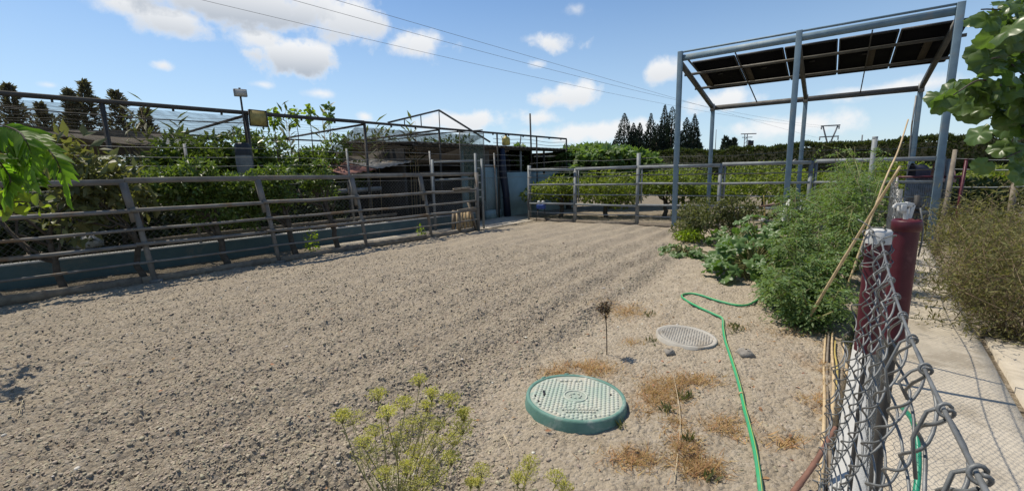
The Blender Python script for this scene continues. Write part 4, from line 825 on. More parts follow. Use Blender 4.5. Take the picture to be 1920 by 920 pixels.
def path_gate_fence():
    q = at(1701, 412, .84); e = at(1674, 336, 8.6); c = (q[0], q[1], 0); zt = q[2]
    t = thing('red_gate_post', c, 'thick maroon pipe post with a collared top and a white latch', 'gate post')
    MB().disc_lathe([(.0205, zt - .245), (.0205, zt - .02)], 28, c).build('sleeve', M_RED, t, True)
    MB().disc_lathe([(.021, zt - .022), (.0232, zt - .02), (.0238, zt - .003), (.0215, zt + .001), (.019, zt - .004), (.001, zt - .004)], 28, c).build('collar', M_RED, t, True)
    MB().disc_lathe([(.0188, zt - .0035), (.001, zt - .003)], 24, c).build('white_top', M_WHITE, t, True)
    MB().disc_lathe([(.0095, -.1), (.0095, zt - .21)], 16, c).build('pipe', M_DARKPIPE, t, True)
    l = thing('gate_latch', (q[0], q[1], zt), 'white bent metal latch with a dark spring clamped on the maroon pipe top', 'latch')
    k = .84 / FPX; ex = lambda x, y, dy=0: at(x, y, .84 + dy)
    for (a, b, w, h) in ((ex(1678, 384), ex(1700, 382), .004, .006), (ex(1678, 384), ex(1676, 390), .005, .005), (ex(1698, 382), ex(1712, 385), .006, .008), (ex(1712, 384), ex(1704, 409), .006, .007), (ex(1692, 384), ex(1690, 396), .012, .01), (ex(1688, 396), ex(1700, 397), .004, .006), (ex(1699, 392), ex(1698, 411), .008, .005)):
        MB().bar(a, b, w, h).build('bracket', M_WHITE, l, bevel=.001)
    MB().tube([ex(1719, 386, .01) + np.array([.009 * math.cos(s), .009 * math.sin(s) * .5, -.0012 * s]) for s in np.linspace(0, 12, 50)], .0028, 6).build('spring', M_BLACK, l, True)
    MB().bar(ex(1720, 366, .01), ex(1719, 404, .01), .007, .006).build('bolt', M_DARKPIPE, l)
    MB().tube([ex(1726, 390), ex(1731, 430), ex(1728, 455), ex(1722, 480)], .0016, 5).build('wire_hook', M_WIRE, l, True)
    s0 = np.array([q[0], q[1]]); s1 = np.array([e[0], e[1]]); L = np.linalg.norm(s1 - s0); d = (s1 - s0) / L; n = np.array([d[1], -d[0]])
    P = lambda u, o, z: np.array([*(s0 + d * u + n * o), z])
    f = thing('mesh_fence', P(5, 0, 0), 'farther chain-link fence receding along the kerb behind the latch', 'fence'); zt_ = lambda u: 1.35 + (e[2] - 1.35) * u / L
    mb = MB(); a = .03
    for i, u in enumerate(np.arange(1.0, L, a)):
        zz = np.arange(.03, zt_(u), a); s = ((np.arange(len(zz)) + i) % 2) * 2 - 1; mb.tube([P(u + a * .52 * s_, RNG.normal() * .004 + .02 * math.sin(u * 2), z_) for s_, z_ in zip(s, zz)], .0014, 3, False)
    mb.build('chain_mesh', M_WIRE, f, kind='stuff')
    for z in (0, -.25): MB().tube([P(u, .02 * math.sin(u * 2), zt_(u) + z - .015 * math.sin(u * 3)) for u in np.linspace(.9, L, 40)], .0035, 5).build('line_wire', M_WIRE, f)
    for u in (2.9, 5.4, L): MB().tube([P(u, .02, 0), P(u, .02, zt_(u) + .02)], .02, 8).build('post', M_GALV, f, True)
    for u in np.arange(1.1, L, .16): p = P(u, 0, zt_(u)); MB().tube([p, p + (RNG.normal() * .01, RNG.normal() * .01, .03), p + (RNG.normal() * .015, .0, .012)], .002, 4).build('wire_end', M_WIRE, f)
path_gate_fence()
g0, g1 = at(1683, 332, 8.9), at(1803, 331, 8.5)
t = thing('path_gate', (*((g0 + g1) / 2)[:2], 0), 'maroon tube gate frame closing the far end of the concrete path', 'gate')
MB().tube([g0, g1], .022, 8).build('top_bar', M_RED, t, True); b = at(1797, 388, 8.5)
MB().tube([g1, b], .03, 8).build('stile', M_RED, t, True); MB().tube([g0, (g0[0], g0[1], .05)], .022, 8).build('stile', M_GALV, t, True)
MB().tube([(g0[0], g0[1], b[2]), b], .016, 8).build('mid_bar', M_GALV, t, True)
mb = MB(); gd = (g1 - g0); gl = np.linalg.norm(gd); chain_panel(mb, lambda u, o, z: np.array([g0[0] + gd[0] * u / gl, g0[1] + gd[1] * u / gl + o, z]), 0, gl, .1, g0[2], .07, .0018); mb.build('gate_mesh', M_WIRE, t, kind='stuff')
a, b = at(1757, 468, 7.4), at(1791, 281, 7.7)
t = thing('wooden_post', a, 'grey weathered wooden post leaning by the maroon gate', 'post'); MB().tube([a - (0, 0, .1), (a + b) / 2 + (.02, 0, 0), b], [.042, .038, .03], 8).build('pole', M_WOOD, t, True); MB().tube([a + (b - a) * .55 + (.05 * math.cos(q), .05 * math.sin(q), .01 * q) for q in np.linspace(0, 9, 24)], .004, 4).build('wire_tie', M_WIRE, t)
a, b = at(1795, 390, 8.0), at(1812, 300, 8.0)
t = thing('red_post', (a[0], a[1], 0), 'thin maroon stake right of the leaning wooden post', 'post'); MB().bar((a[0], a[1], -.1), b, .034, .034).build('stake', M_RED, t); MB().bar(b, b + (0, 0, .02), .04, .04, up=(1, 0, 0)).build('cap', M_RED, t)
def cloth(name, px, py, w, h, Y, m, label):
    c = at(px, py, Y); V = []
    t = thing(name, c, label, 'cloth'); nu, nv = 14, 10
    sheet('cloth', lambda a, b: c + np.array([(a - .5) * w, .09 * math.cos(b * math.pi) + .03 * math.sin(a * 9), h * math.sin(b * math.pi) ** .6 * (.75 + .25 * math.sin(a * 5 + 1)) - h * .5 + .03 * math.sin(a * 13 + b * 5)]), 22, 14, m, t)
    sheet('hem', lambda a, b: c + np.array([(a - .5) * w * .96, -.1 - .01 * b, -h * .5 - .05 + .06 * b + .02 * math.sin(a * 11)]), 16, 3, m, t)
cloth('dark_cloth', 1738, 320, .62, .32, 9.1, mat('dark_cloth', (.055, .06, .09), .9, .3, 6), 'dark navy cloth bundled over the far gate behind the right steel post')
cloth('pink_cloth', 1770, 320, .34, .34, 8.7, mat('pink_cloth', (.32, .15, .14), .9, .3, 10, col2=(.5, .38, .34)), 'faded pink cloth draped on the far gate by the wooden post')
t = thing('sheet_panel', at(1728, 368, 9.8) * (1, 1, 0), 'grey ribbed metal sheet standing behind the maroon gate', 'panel'); c0, c1 = at(1702, 340, 9.9), at(1756, 337, 9.6)
for f in np.linspace(0, 1, 14): p = c0 + (c1 - c0) * f; MB().bar((p[0], p[1], 0), (p[0], p[1], p[2]), .055, .03).build('rib', M_GALV, t)
MB().bar((c0[0], c0[1] + .03, .65), (c1[0], c1[1] + .03, .65), .012, 1.2).build('sheet', M_GALV, t)
t = thing('wire_fence', at(1860, 330, 9) * (1, 1, 0), 'wire strand fence crossing behind the dry bushes at the right', 'fence')
for y0, y1 in ((351, 348), (317, 318), (400, 398), (297, 300)): a, b = at(1785, y0, 8.4), at(1960, y1, 6.6); a = a - (b - a) * .0; MB().tube([a, (a + b) / 2 - (0, 0, .015), b], .009 if y0 in (351, 317) else .005, 5).build('strand', M_REARRAIL, t)
for px, Y in ((1905, 7.1), (1962, 6.6)): p = at(px, 335, Y); MB().bar((p[0], p[1], -.1), (p[0], p[1], 1.5), .06, .06).build('post', M_WOOD, t)
p = at(1641, 257, 8.9); t = thing('pale_pipe', (p[0], p[1], 0), 'pale grey pipe post rising behind the tomato tops', 'post'); MB().tube([(p[0], p[1], 0), p], .045, 8).build('pipe', M_REARRAIL, t, True); MB().disc_lathe([(.047, p[2] - .03), (.047, p[2] + .01), (.005, p[2] + .012)], 10, (p[0], p[1], 0)).build('cap', M_REARRAIL, t)
# ================================================================== GARDEN PLANTS
def tomato(x, y, h, w, n, label):
    c = np.array([x, y, soil_z(x, y)]); t = thing('tomato_plant', c, label, 'tomato plant', 'tomato plants along the mesh fence'); mb = MB(); Ps = []; Ds = []; Ss = []
    for s in range(11):
        a = RNG.random() * 6.28; tip = c + np.array([math.cos(a) * w * RNG.uniform(.2, .9), math.sin(a) * w * RNG.uniform(.2, .9), h * RNG.uniform(.55, 1.0)]); P = limb(mb, c, tip, .009, .003, .25, 4, 8)
        P = np.array(P)
        for q in range(n // 11 // 9):
            f = RNG.uniform(.12, 1) * 7; i = min(6, int(f)); o = P[i] + (P[i + 1] - P[i]) * (f - i); a2 = RNG.random() * 6.28; dv = unit(np.array([math.cos(a2), math.sin(a2), RNG.uniform(-.5, .5)])); ln = RNG.uniform(.1, .24); side = np.cross(dv, (0, 0, 1))
            for j in range(9):                                       # a compound leaf: leaflets in pairs on a drooping rib
                r = (j + 1) / 9; b = o + dv * ln * r - np.array([0, 0, .35 * ln * r * r]); Ps.append(b); sg = 1 if j % 2 else -1; Ds.append(dv * .5 + side * sg * (1 if j < 8 else 0) + np.array([0, 0, -.35])); Ss.append(RNG.uniform(.03, .062))
    mb.build('stem', F_STEM, t); P = np.array(Ps); V, F = leaf_cloud(P, np.array(Ds), np.tile((0, 0, 1.), (len(P), 1)) + RNG.normal(size=(len(P), 3)) * .35, np.array(Ss), LEAF)
    link('leaves', np_mesh('leaves', V - c, F), F_TOM, t)
tms = [(2.78, 3.95, .55, .5, 'low front tomato plant sprawling beside the cane bundle'), (3.25, 4.55, .95, .55, 'second tomato plant back, crossed by the leaning cane'), (3.75, 5.25, 1.2, .6, 'tomato plant right of the squash leaves'), (4.35, 5.45, 1.6, .5, 'tall tomato plant against the mesh fence by the maroon post'),
       (4.35, 6.35, 1.35, .6, 'mid-height tomato plant behind the squash'), (5.35, 6.75, 1.95, .6, 'tallest tomato plant with shoots against the sky'), (5.15, 7.5, 1.3, .6, 'tomato plant near the rear rails'), (6.1, 7.75, 1.7, .65, 'farthest tomato plant near the right steel posts'), (4.9, 6.0, 1.85, .55, 'dense tall tomato plant left of the cane tip'), (5.9, 7.3, 1.95, .6, 'tall tomato plant in front of the pale pipe post'), (3.0, 4.5, .5, .36, 'low sprawling tomato plant left of the front one beside the hose'), (3.05, 4.2, .6, .5, 'bushy tomato plant between the front one and the leaning cane')]
for (x, y, h, w, lab) in tms: tomato(x, y, h, w, 3800, lab)
def cane(name, pts, r, label, m=M_CANE, group=None):
    P = spline(pts, 10); n = len(P); rad = np.array([r * (1 - .35 * i / n) * (1.18 if i % 7 == 3 else 1) for i in range(n)])
    o = MB().tube(P, rad, 7).build(name, m, None, True); return tag(o, label, 'cane', group)
a = Gs(1507, 612); b = at(1688, 312, 3.25); cane('leaning_cane', [a, a + (b - a) * .5 + (-.02, 0, -.03), b], .0135, 'long dry cane leaning across the tomato plants')
a = at(1655, 350, 4.6); b = at(1703, 224, 5.0); cane('leaning_cane', [(a[0] - .35, a[1] - .1, .2), a, (a + b) / 2 + (.02, 0, 0), b], .011, 'upright cane tip rising from the tomatoes against the sky')
a = G(1430, 440); b = at(1432, 366, a[1]); cane('yellow_stake', [(a[0], a[1], 0), (a[0] + .01, a[1], .5), (b[0], b[1], b[2])], .018, 'yellow bamboo stake with a knotted rag above the squash', mat('yellow_bamboo', (.50, .38, .12), .5, .2, 10))
c = at(1431, 412, a[1]); t = thing('knotted_rag', c, 'pale rag knotted round the yellow bamboo stake', 'rag')
MB().tube([c + (.035 * math.cos(q), .035 * math.sin(q) - .0, .03 * math.sin(q * 1.7)) for q in np.linspace(0, 11, 40)], .014, 6).build('knot', M_WHITE, t, True); MB().tube([c, c + (-.06, -.02, -.02), c + (-.11, -.02, .0)], [.02, .03, .012], 6).build('tail', M_WHITE, t, True)
a = at(1456, 416, 7.6); b = at(1480, 374, 7.8); MB_ = MB().bar((a[0] - .05, a[1], .05), b, .06, .012); solo(MB_, 'white_lath', M_WHITE, 'short white lath tilted behind the squash plants', 'lath')
a = at(1496, 424, 8.0); b = at(1503, 374, 8.1); solo(MB().bar((a[0], a[1], 0), b, .03, .02), 'grey_stake', M_REARRAIL, 'thin grey stake right of the tilted white lath', 'stake')
a = at(1422, 388, 8.7); b = at(1505, 374, 8.4); solo(MB().bar(a, b, .035, .03), 'rusty_bar', mat('rusty_bar', (.16, .085, .07), .8, .3, 9), 'rusty bar slanting in front of the rear rails', 'bar')
a = at(1424, 205 + 180, 10.6); b = at(1492, 299, 10.2); solo(MB().bar(at(1466, 320, 10.6), b, .03, .03), 'loose_strut', M_GALV, 'short loose strut crossing the rear top rail', 'strut')
# bundle of canes on the ground
for k, (p0, p1, lab, m) in enumerate((((1538, 925), (1548, 628), 'leftmost cane of the bundle on the ground by the mesh fence', M_CANE), ((1543, 940), (1554, 625), 'second cane of the ground bundle, greyish', M_WOOD), ((1560, 790), (1561, 622), 'third cane of the ground bundle, palest', M_CANE), ((1568, 735), (1566, 640), 'short yellow cane right of the ground bundle', MATS['yellow_bamboo']), ((1553, 950), (1558, 780), 'dark thick cane at the near end of the bundle', M_WOOD), ((1586, 700), (1582, 648), 'short pale cane stub lying against the kerb', M_CANE))):
    a, b = Gs(*p0), Gs(*p1); up = np.array([0, 0, .022 + .006 * (k % 3)]); cane('ground_cane', [a + up, a + (b - a) * .35 + up + (.008, 0, .006), a + (b - a) * .7 + up - (.006, 0, 0), b + up], .0115 if k != 3 else .008, lab, m, 'canes lying by the mesh fence')
a, b = Gs(1485, 935), at(1556, 825, 1.95); cane('brown_stick', [a + (0, 0, .02), (a + b) / 2 + (.01, .0, .02), b + (0, 0, .02), b + (b - a) * .15 + (0, 0, .03)], .014, 'reddish brown stick lying slanted against the cane bundle', mat('red_bark', (.22, .11, .075), .85, .3, 14, .3, 60))
# squash: every leaf is a part of its plant
def wavy_leaf(lobes, seed, cup=.12, cut=.30):
    r = np.random.default_rng(seed); n = 30; V = [(0, .38, -.05)]; V2 = []
    for k in range(n):
        th = 2 * math.pi * k / n; rad = .5 * (1 - cut * abs(math.sin(th * lobes / 2)) + .06 * math.sin(th * 11 + seed)) * (.55 if k == n * 3 // 4 else 1)
        V.append((rad * .55 * math.cos(th) * 1.05, .42 + rad * .55 * math.sin(th), .02 + .03 * math.sin(th * 5 + seed))); V2.append((rad * math.cos(th) * 1.1, .42 + rad * math.sin(th), cup * -.4 + .07 * math.sin(th * 5 + seed) + r.normal() * .015))
    V += V2; T = [(0, 1 + k, 1 + (k + 1) % n) for k in range(n)]; Q = [(1 + k, 1 + n + k, 1 + n + (k + 1) % n, 1 + (k + 1) % n) for k in range(n)]
    return np_mesh('leaf', np.array(V), [np.array(T), np.array(Q)], True)
SQM = []
for s in range(4): me = wavy_leaf(5, s); me.materials.append(F_SQ); SQM.append(me)
def place_leaf(me, name, parent, p, d, nrm, s):
    d = unit(np.asarray(d, float)); x = unit(np.cross(d, nrm)); z = np.cross(x, d); M = Matrix(((x[0], d[0], z[0]), (x[1], d[1], z[1]), (x[2], d[2], z[2]))).to_4x4()
    o = bpy.data.objects.new(name, me); COL.objects.link(o); o.parent = parent; o.matrix_local = Matrix.Translation(Vector(np.asarray(p, float) - np.array(parent.location))) @ M @ Matrix.Scale(float(s), 4); return o
def squash(x, y, R, H, n, size, label):
    c = np.array([x, y, soil_z(x, y)]); t = thing('squash_plant', c, label, 'squash plant', 'squash plants at the garden edge'); mb = MB()
    for k in range(n):
        a = RNG.random() * 6.28; rr = R * math.sqrt(RNG.random()); p = c + np.array([math.cos(a) * rr, math.sin(a) * rr, H * (1 - .65 * (rr / R) ** 2) * RNG.uniform(.45, 1.1)]); out = np.array([math.cos(a), math.sin(a), -.25 - .5 * RNG.random()]) + RNG.normal(size=3) * .25
        mb.tube([c + (RNG.normal() * .1, RNG.normal() * .1, 0), (c + p) / 2 + (0, 0, .08), p], .007, 4, False)
        place_leaf(SQM[k % 4], 'leaf', t, p, out, np.array([RNG.normal() * .5, RNG.normal() * .5 - .15, 1.]), size * RNG.uniform(.65, 1.25))
    mb.build('stalk', F_STEM, t)
squash(3.35, 5.85, .55, .55, 120, .2, 'large front squash plant with broad glossy leaves where the hose ends')
squash(4.0, 6.75, .6, .75, 110, .2, 'second squash plant behind the front one, around the yellow stake')
squash(4.4, 8.3, .5, .5, 50, .2, 'squash leaves behind the reddish weeds')
squash(3.05, 7.55, .45, .2, 42, .15, 'low creeping melon plant at the edge of the tilled soil')
squash(3.5, 7.1, .3, .16, 18, .15, 'small low melon plant right of the creeping one')
for (x, y, h, w, n, m, lab) in ((4.0, 9.2, .95, .6, 2000, F_OLDT, 'tired weedy tomato plant with browned leaves before the rear rails'), (4.75, 9.0, 1.0, .5, 1500, F_OLDT, 'greyish weedy plant right of the browned one'), (3.75, 8.9, .35, .4, 500, F_VINE, 'low yellowish weed at the foot of the browned plant')):
    c = np.array([x, y, 0.]); t = thing('weedy_plant', c, lab, 'plant'); foliage('leaves', m, t, random_clumps(c + (0, 0, h * .5), (w, w, h * .5), 8), n, .085, LEAF, .2); mb = MB()
    for _ in range(9): limb(mb, c, c + np.array([RNG.normal() * w * .5, RNG.normal() * w * .5, h * RNG.uniform(.6, 1)]), .009, .003)
    mb.build('stem', M_BARK, t)
# fennel: stems with yellow-green umbels
def fennel(px, py, umbels, label, spread):
    base = Gs(px, py); t = thing('fennel_plant', base, label, 'fennel', 'fennel plants in the foreground'); mb = MB(); n = 0
    for (ux, uy, w) in umbels:
        Y = base[1] + RNG.normal() * spread; tip = at(ux, uy, Y); mid = base + (tip - base) * .5 + np.array([RNG.normal() * .02, RNG.normal() * .02, .03]); b0 = base + np.array([RNG.normal() * spread * .5, RNG.normal() * spread * .5, 0])
        low = tip - np.array([0, 0, .05]); mb.tube(spline([b0, mid, low], 6), np.linspace(.0032, .0016, 13), 5)
        r = w / FPX * Y * .6; um = MB(); Pl = []
        k = 20
        for j in range(k):
            a = 2.4 * j; q = math.sqrt((j + .5) / k); e = low + np.array([math.cos(a) * r * q, math.sin(a) * r * q, .05 - .018 * q * q + RNG.normal() * .004]); um.tube([low, (low + e) / 2 + (0, 0, .006), e], .0009, 3, False)
            for _ in range(16): Pl.append(e + RNG.normal(size=3) * (.0075, .0075, .004))
        st = um.build('umbel_ray', F_STEM, t)
        Pl = np.array(Pl); V, F = leaf_cloud(Pl, RNG.normal(size=Pl.shape) + (0, 0, .4), RNG.normal(size=Pl.shape) + (0, 0, 1.), RNG.uniform(.006, .011, len(Pl)), LEAF); link('umbel', np_mesh('umbel', V - base, F), F_FEN, t)
        # thread leaves along the stem
        Pl = np.array([b0 + (low - b0) * f + RNG.normal(size=3) * .012 for f in RNG.random(26)]); V, F = leaf_cloud(Pl, RNG.normal(size=Pl.shape) + (0, 0, .9), RNG.normal(size=Pl.shape), RNG.uniform(.03, .07, len(Pl)), BLADE); link('thread_leaf', np_mesh('thread_leaf', V - base, F), F_STEM, t)['kind'] = 'stuff'
    mb.build('stem', F_STEM, t)
fennel(745, 1010, [(785, 706, 26), (708, 732, 30), (757, 748, 32), (808, 730, 20), (843, 742, 36), (800, 754, 26), (725, 765, 34), (660, 778, 52), (640, 772, 26), (868, 768, 24), (702, 800, 34), (762, 792, 40), (790, 782, 52), (820, 790, 30), (866, 792, 44), (740, 818, 44), (682, 820, 34), (812, 822, 36), (850, 815, 40), (690, 845, 62), (780, 840, 40), (800, 862, 30), (812, 886, 56), (760, 870, 34), (720, 880, 30), (780, 905, 50), (845, 850, 30)], 'large bushy fennel with many yellow-green umbels at the bottom', .14)
fennel(985, 1000, [(992, 860, 30), (985, 882, 44), (970, 890, 26)], 'small fennel with stacked umbels left of the lone right one', .05)
fennel(1035, 1000, [(1042, 888, 36), (1060, 908, 30)], 'smallest fennel at the bottom, below the green cover', .05)
fennel(890, 1000, [(902, 876, 34), (882, 898, 18), (896, 898, 16)], 'dull green little fennel right of the large one', .05)
# dry brown bushes right of the path
def drybush(x, y, h, w, n, label):
    c = np.array([x, y, -.1]); t = thing('dry_bush', c, label, 'bush', 'dry bushes along the path'); mb = MB(); E_ = []
    for k in range(46):
        a = RNG.random() * 6.28; tip = c + np.array([math.cos(a) * w * RNG.uniform(.2, 1), math.sin(a) * w * RNG.uniform(.2, 1), h * RNG.uniform(.5, 1.05)]); P = limb(mb, c + RNG.normal(size=3) * (.12, .12, .02), tip, .006, .002, .3, 4, 7)
        for _ in range(4): i = RNG.integers(2, 7); e = P[i] + RNG.normal(size=3) * .2; mb.tube([P[i], (P[i] + e) / 2 + RNG.normal(size=3) * .02, e], .0022, 3, False); E_ += [P[i], e, (P[i] + e) / 2]
    mb.build('twig', mat('dry_twig', (.24, .175, .10), .9, .4, 10), t)
    E_ = np.array(E_); P = E_[RNG.integers(0, len(E_), n)] + RNG.normal(size=(n, 3)) * .07; P[:, 2] = np.maximum(P[:, 2], -.05)
    V, F = leaf_cloud(P, RNG.normal(size=(n, 3)), RNG.normal(size=(n, 3)), RNG.uniform(.03, .08, n), SLIM); link('leaves', np_mesh('leaves', V - c, F), F_DRYB, t)
drybush(4.68, 3.78, .95, .85, 6500, 'nearest dry brown bush at the right edge of the path'); drybush(5.48, 4.75, 1.05, .8, 6000, 'second dry brown bush behind the nearest one'); drybush(6.43, 5.6, 1.1, .75, 7000, 'dry brown bush in the middle of the row beside the path'); drybush(7.9, 6.5, 1.05, .7, 3200, 'farthest dry bush at the foot of the leaning wooden post'); drybush(6.2, 3.9, 1.25, .8, 3600, 'taller dry bush at the right frame edge'); drybush(8.4, 5.2, 1.3, 1.0, 3600, 'big dry bush behind the row at the far right')
for (x, y, w, h, lab) in ((11.5, 8.6, 1.3, 1.5, 'green bush behind the wire fence at the right edge'), (13.5, 9.6, 1.6, 1.9, 'taller green bush at the far right under the hedge'), (10.2, 9.6, .9, 1.1, 'green shrub behind the maroon gate')):
    c = np.array([x, y, 0.]); tree('green_bush', c, .4, random_clumps(c + (0, 0, h * .55), (w, w, h * .5), 10), 2600, .15, F_HEDGE, lab, 'bush', None, LEAF, .06)
# dried flower stalk
b = Gs(1138, 664); t = thing('dried_stalk', b, 'lone dried flower stalk with a dark seed head standing in the soil', 'dry plant'); tp_ = at(1134, 575, b[1])
MB().tube(spline([b - (0, 0, .03), (b + tp_) / 2 + (.006, 0, 0), tp_], 6), .0045, 5).build('stem', mat('dead_stem', (.05, .035, .025), .9), t)
foliage('seed_head', mat('dead_head', (.13, .085, .04), .9, .4, 30, island=.7), t, [(tp_ - (0, 0, .01), (.05, .046, .045)), (tp_ - (0, 0, .055), (.02, .02, .05))], 210, .03, LEAF, .2, kind='stuff')
# trees standing outside the frame whose branches reach in
def hanging_branch_left():
    base = np.array([-5.9, 2.6, 0.]); t = thing('walnut_tree', base, 'bright green tree whose drooping compound leaves hang in from the left edge', 'tree'); mb = MB()
    limb(mb, base - (0, 0, .1), base + (.1, .1, 2.1), .09, .06, .05, 8)
    ml = np_mesh('leaflet', np.array([(0, 0, 0), (.16, .3, .05), (.15, .55, .04), (0, 1, -.1), (-.15, .55, .04), (-.16, .3, .05), (0, .45, 0)]), np.array([(6, i, (i + 1) % 6) for i in range(6)]), True); ml.materials.append(F_WALNUT)
    mv = np_mesh('leaflet', np.array(ROUND[0]), np.array(ROUND[1]), True); mv.materials.append(F_VINE)
    fork = base + (.1, .1, 2.0); j0 = at(-30, 225, 1.6)
    mb.tube(spline([fork, (fork + j0) / 2 + (0, 0, .3), j0], 6), np.linspace(.045, .008, 13), 6)
    specs = [[(-30, 225), (28, 243), (48, 262), (62, 300), (52, 338)], [(-10, 240), (40, 246), (85, 275), (112, 312), (128, 368)], [(-40, 240), (0, 248), (22, 272), (36, 300), (44, 318)], [(-40, 300), (-12, 296), (10, 318), (20, 340), (14, 366)], [(0, 245), (40, 262), (50, 285), (60, 320), (66, 340)]]
    for s in specs:
        R = spline([at(x, y, 1.6 + RNG.normal() * .04) for x, y in s], 5); mb.tube(R, .0028, 4); m = len(R)
        for i in range(3, m):
            d = R[i] - R[i - 1]; side = unit(np.cross(d, (0, -.6, .5)))
            for sg in (-1, 1):
                place_leaf(ml, 'leaflet', t, R[i], side * sg * .75 + unit(d) * .7 + (0, 0, -.45), np.array([0, -.7, .7]) + RNG.normal(size=3) * .25, RNG.uniform(.062, .10) * (1 - .35 * i / m))
        place_leaf(ml, 'leaflet', t, R[-1], R[-1] - R[-3], (0, -1, .3), .075)
    # bright climbing shoots below
    for s in ([(-40, 380), (10, 372), (42, 350)], [(-40, 395), (20, 380), (75, 378)], [(-30, 350), (5, 362), (20, 385)]):
        R = spline([at(x, y, 1.75) for x, y in s], 5); mb.tube(R, .0028, 4)
        for q in R:
            for _ in range(2): place_leaf(mv, 'leaflet', t, q + RNG.normal(size=3) * .018, RNG.normal(size=3) + (0, 0, -.2), np.array([0, -.6, .8]) + RNG.normal(size=3) * .4, RNG.uniform(.03, .055))
    for e in ((-6.1, 3.4, 2.8), (-6.9, 3.9, 2.6), (-6.5, 2.3, 3.0), (-7.3, 2.8, 2.6), (-6.8, 4.4, 2.1)): limb(mb, fork, e, .04, .01)
    mb.build('trunk', M_BARK, t, True)
    foliage('crown', F_WALNUT, t, [(np.array(e), np.array(r)) for e, r in (((-6.1, 3.4, 2.6), (.4, .25, .25)), ((-6.9, 3.9, 2.4), (.6, .4, .3)), ((-6.5, 2.2, 2.9), (.5, .4, .3)), ((-7.3, 2.9, 2.4), (.5, .5, .4)), ((-6.8, 4.5, 1.9), (.4, .3, .3)), ((-4.85, 3.55, 2.3), (.22, .16, .14)), ((-5.05, 3.95, 2.5), (.28, .1, .1)), ((-4.75, 3.15, 2.3), (.3, .1, .12)), ((-4.5, 2.75, 2.25), (.2, .12, .1)))], 950, .16, LEAF, .2)
hanging_branch_left()
def hanging_branch_right():
    base = np.array([4.3, 1.5, -.1]); t = thing('mulberry_tree', base, 'broad-leaved tree whose leafy branches hang in at the upper right corner', 'tree'); mb = MB()
    limb(mb, base, base + (-.1, .1, 2.6), .08, .06, .05, 8); fork = base + (-.1, .1, 2.5); me = []
    for s in range(3): m_ = wavy_leaf(2, 20 + s, .2, .07); m_.materials.append(F_MUL); me.append(m_)
    Yb = 2.3; specs = [[(1990, -60), (1900, 10), (1840, 18)], [(1990, 30), (1900, 70), (1850, 95)], [(1980, 120), (1890, 160), (1838, 150), (1788, 178)], [(1960, 170), (1880, 180), (1845, 195), (1815, 160), (1790, 165)], [(1990, 200), (1920, 235), (1875, 238)], [(1970, 80), (1910, 100), (1860, 110)], [(1990, 290), (1930, 280), (1880, 298)], [(1990, -20), (1930, 40), (1895, 55)], [(2000, 160), (1935, 150), (1890, 115)], [(1990, 190), (1940, 195), (1900, 190)], [(1990, -60), (1950, -10), (1870, -5)]]
    n = 0
    for s in specs:
        p0 = at(*s[0], Yb); mb.tube(spline([fork, (fork + p0) / 2 + (0, 0, .1), p0], 5), np.linspace(.03, .009, 11), 5); R = spline([at(x, y, Yb + RNG.normal() * .12) for x, y in s], 6); mb.tube(R, np.linspace(.007, .003, len(R)), 5)
        for q in R[2:]:
            for _ in range(1):
                place_leaf(me[n % 3], 'leaf', t, q + RNG.normal(size=3) * .03, np.array([RNG.normal() * .7, RNG.normal() * .5, -.55 - RNG.random() * .5]), np.array([RNG.normal() * .5, -.5 + RNG.normal() * .5, .75]), RNG.uniform(.085, .15)); n += 1
    for e in ((4.0, .8, 3.2), (4.9, 1.9, 3.4), (3.5, 1.0, 3.1)): limb(mb, fork, e, .04, .01)
    mb.build('trunk', M_BARK, t, True)
hanging_branch_right()
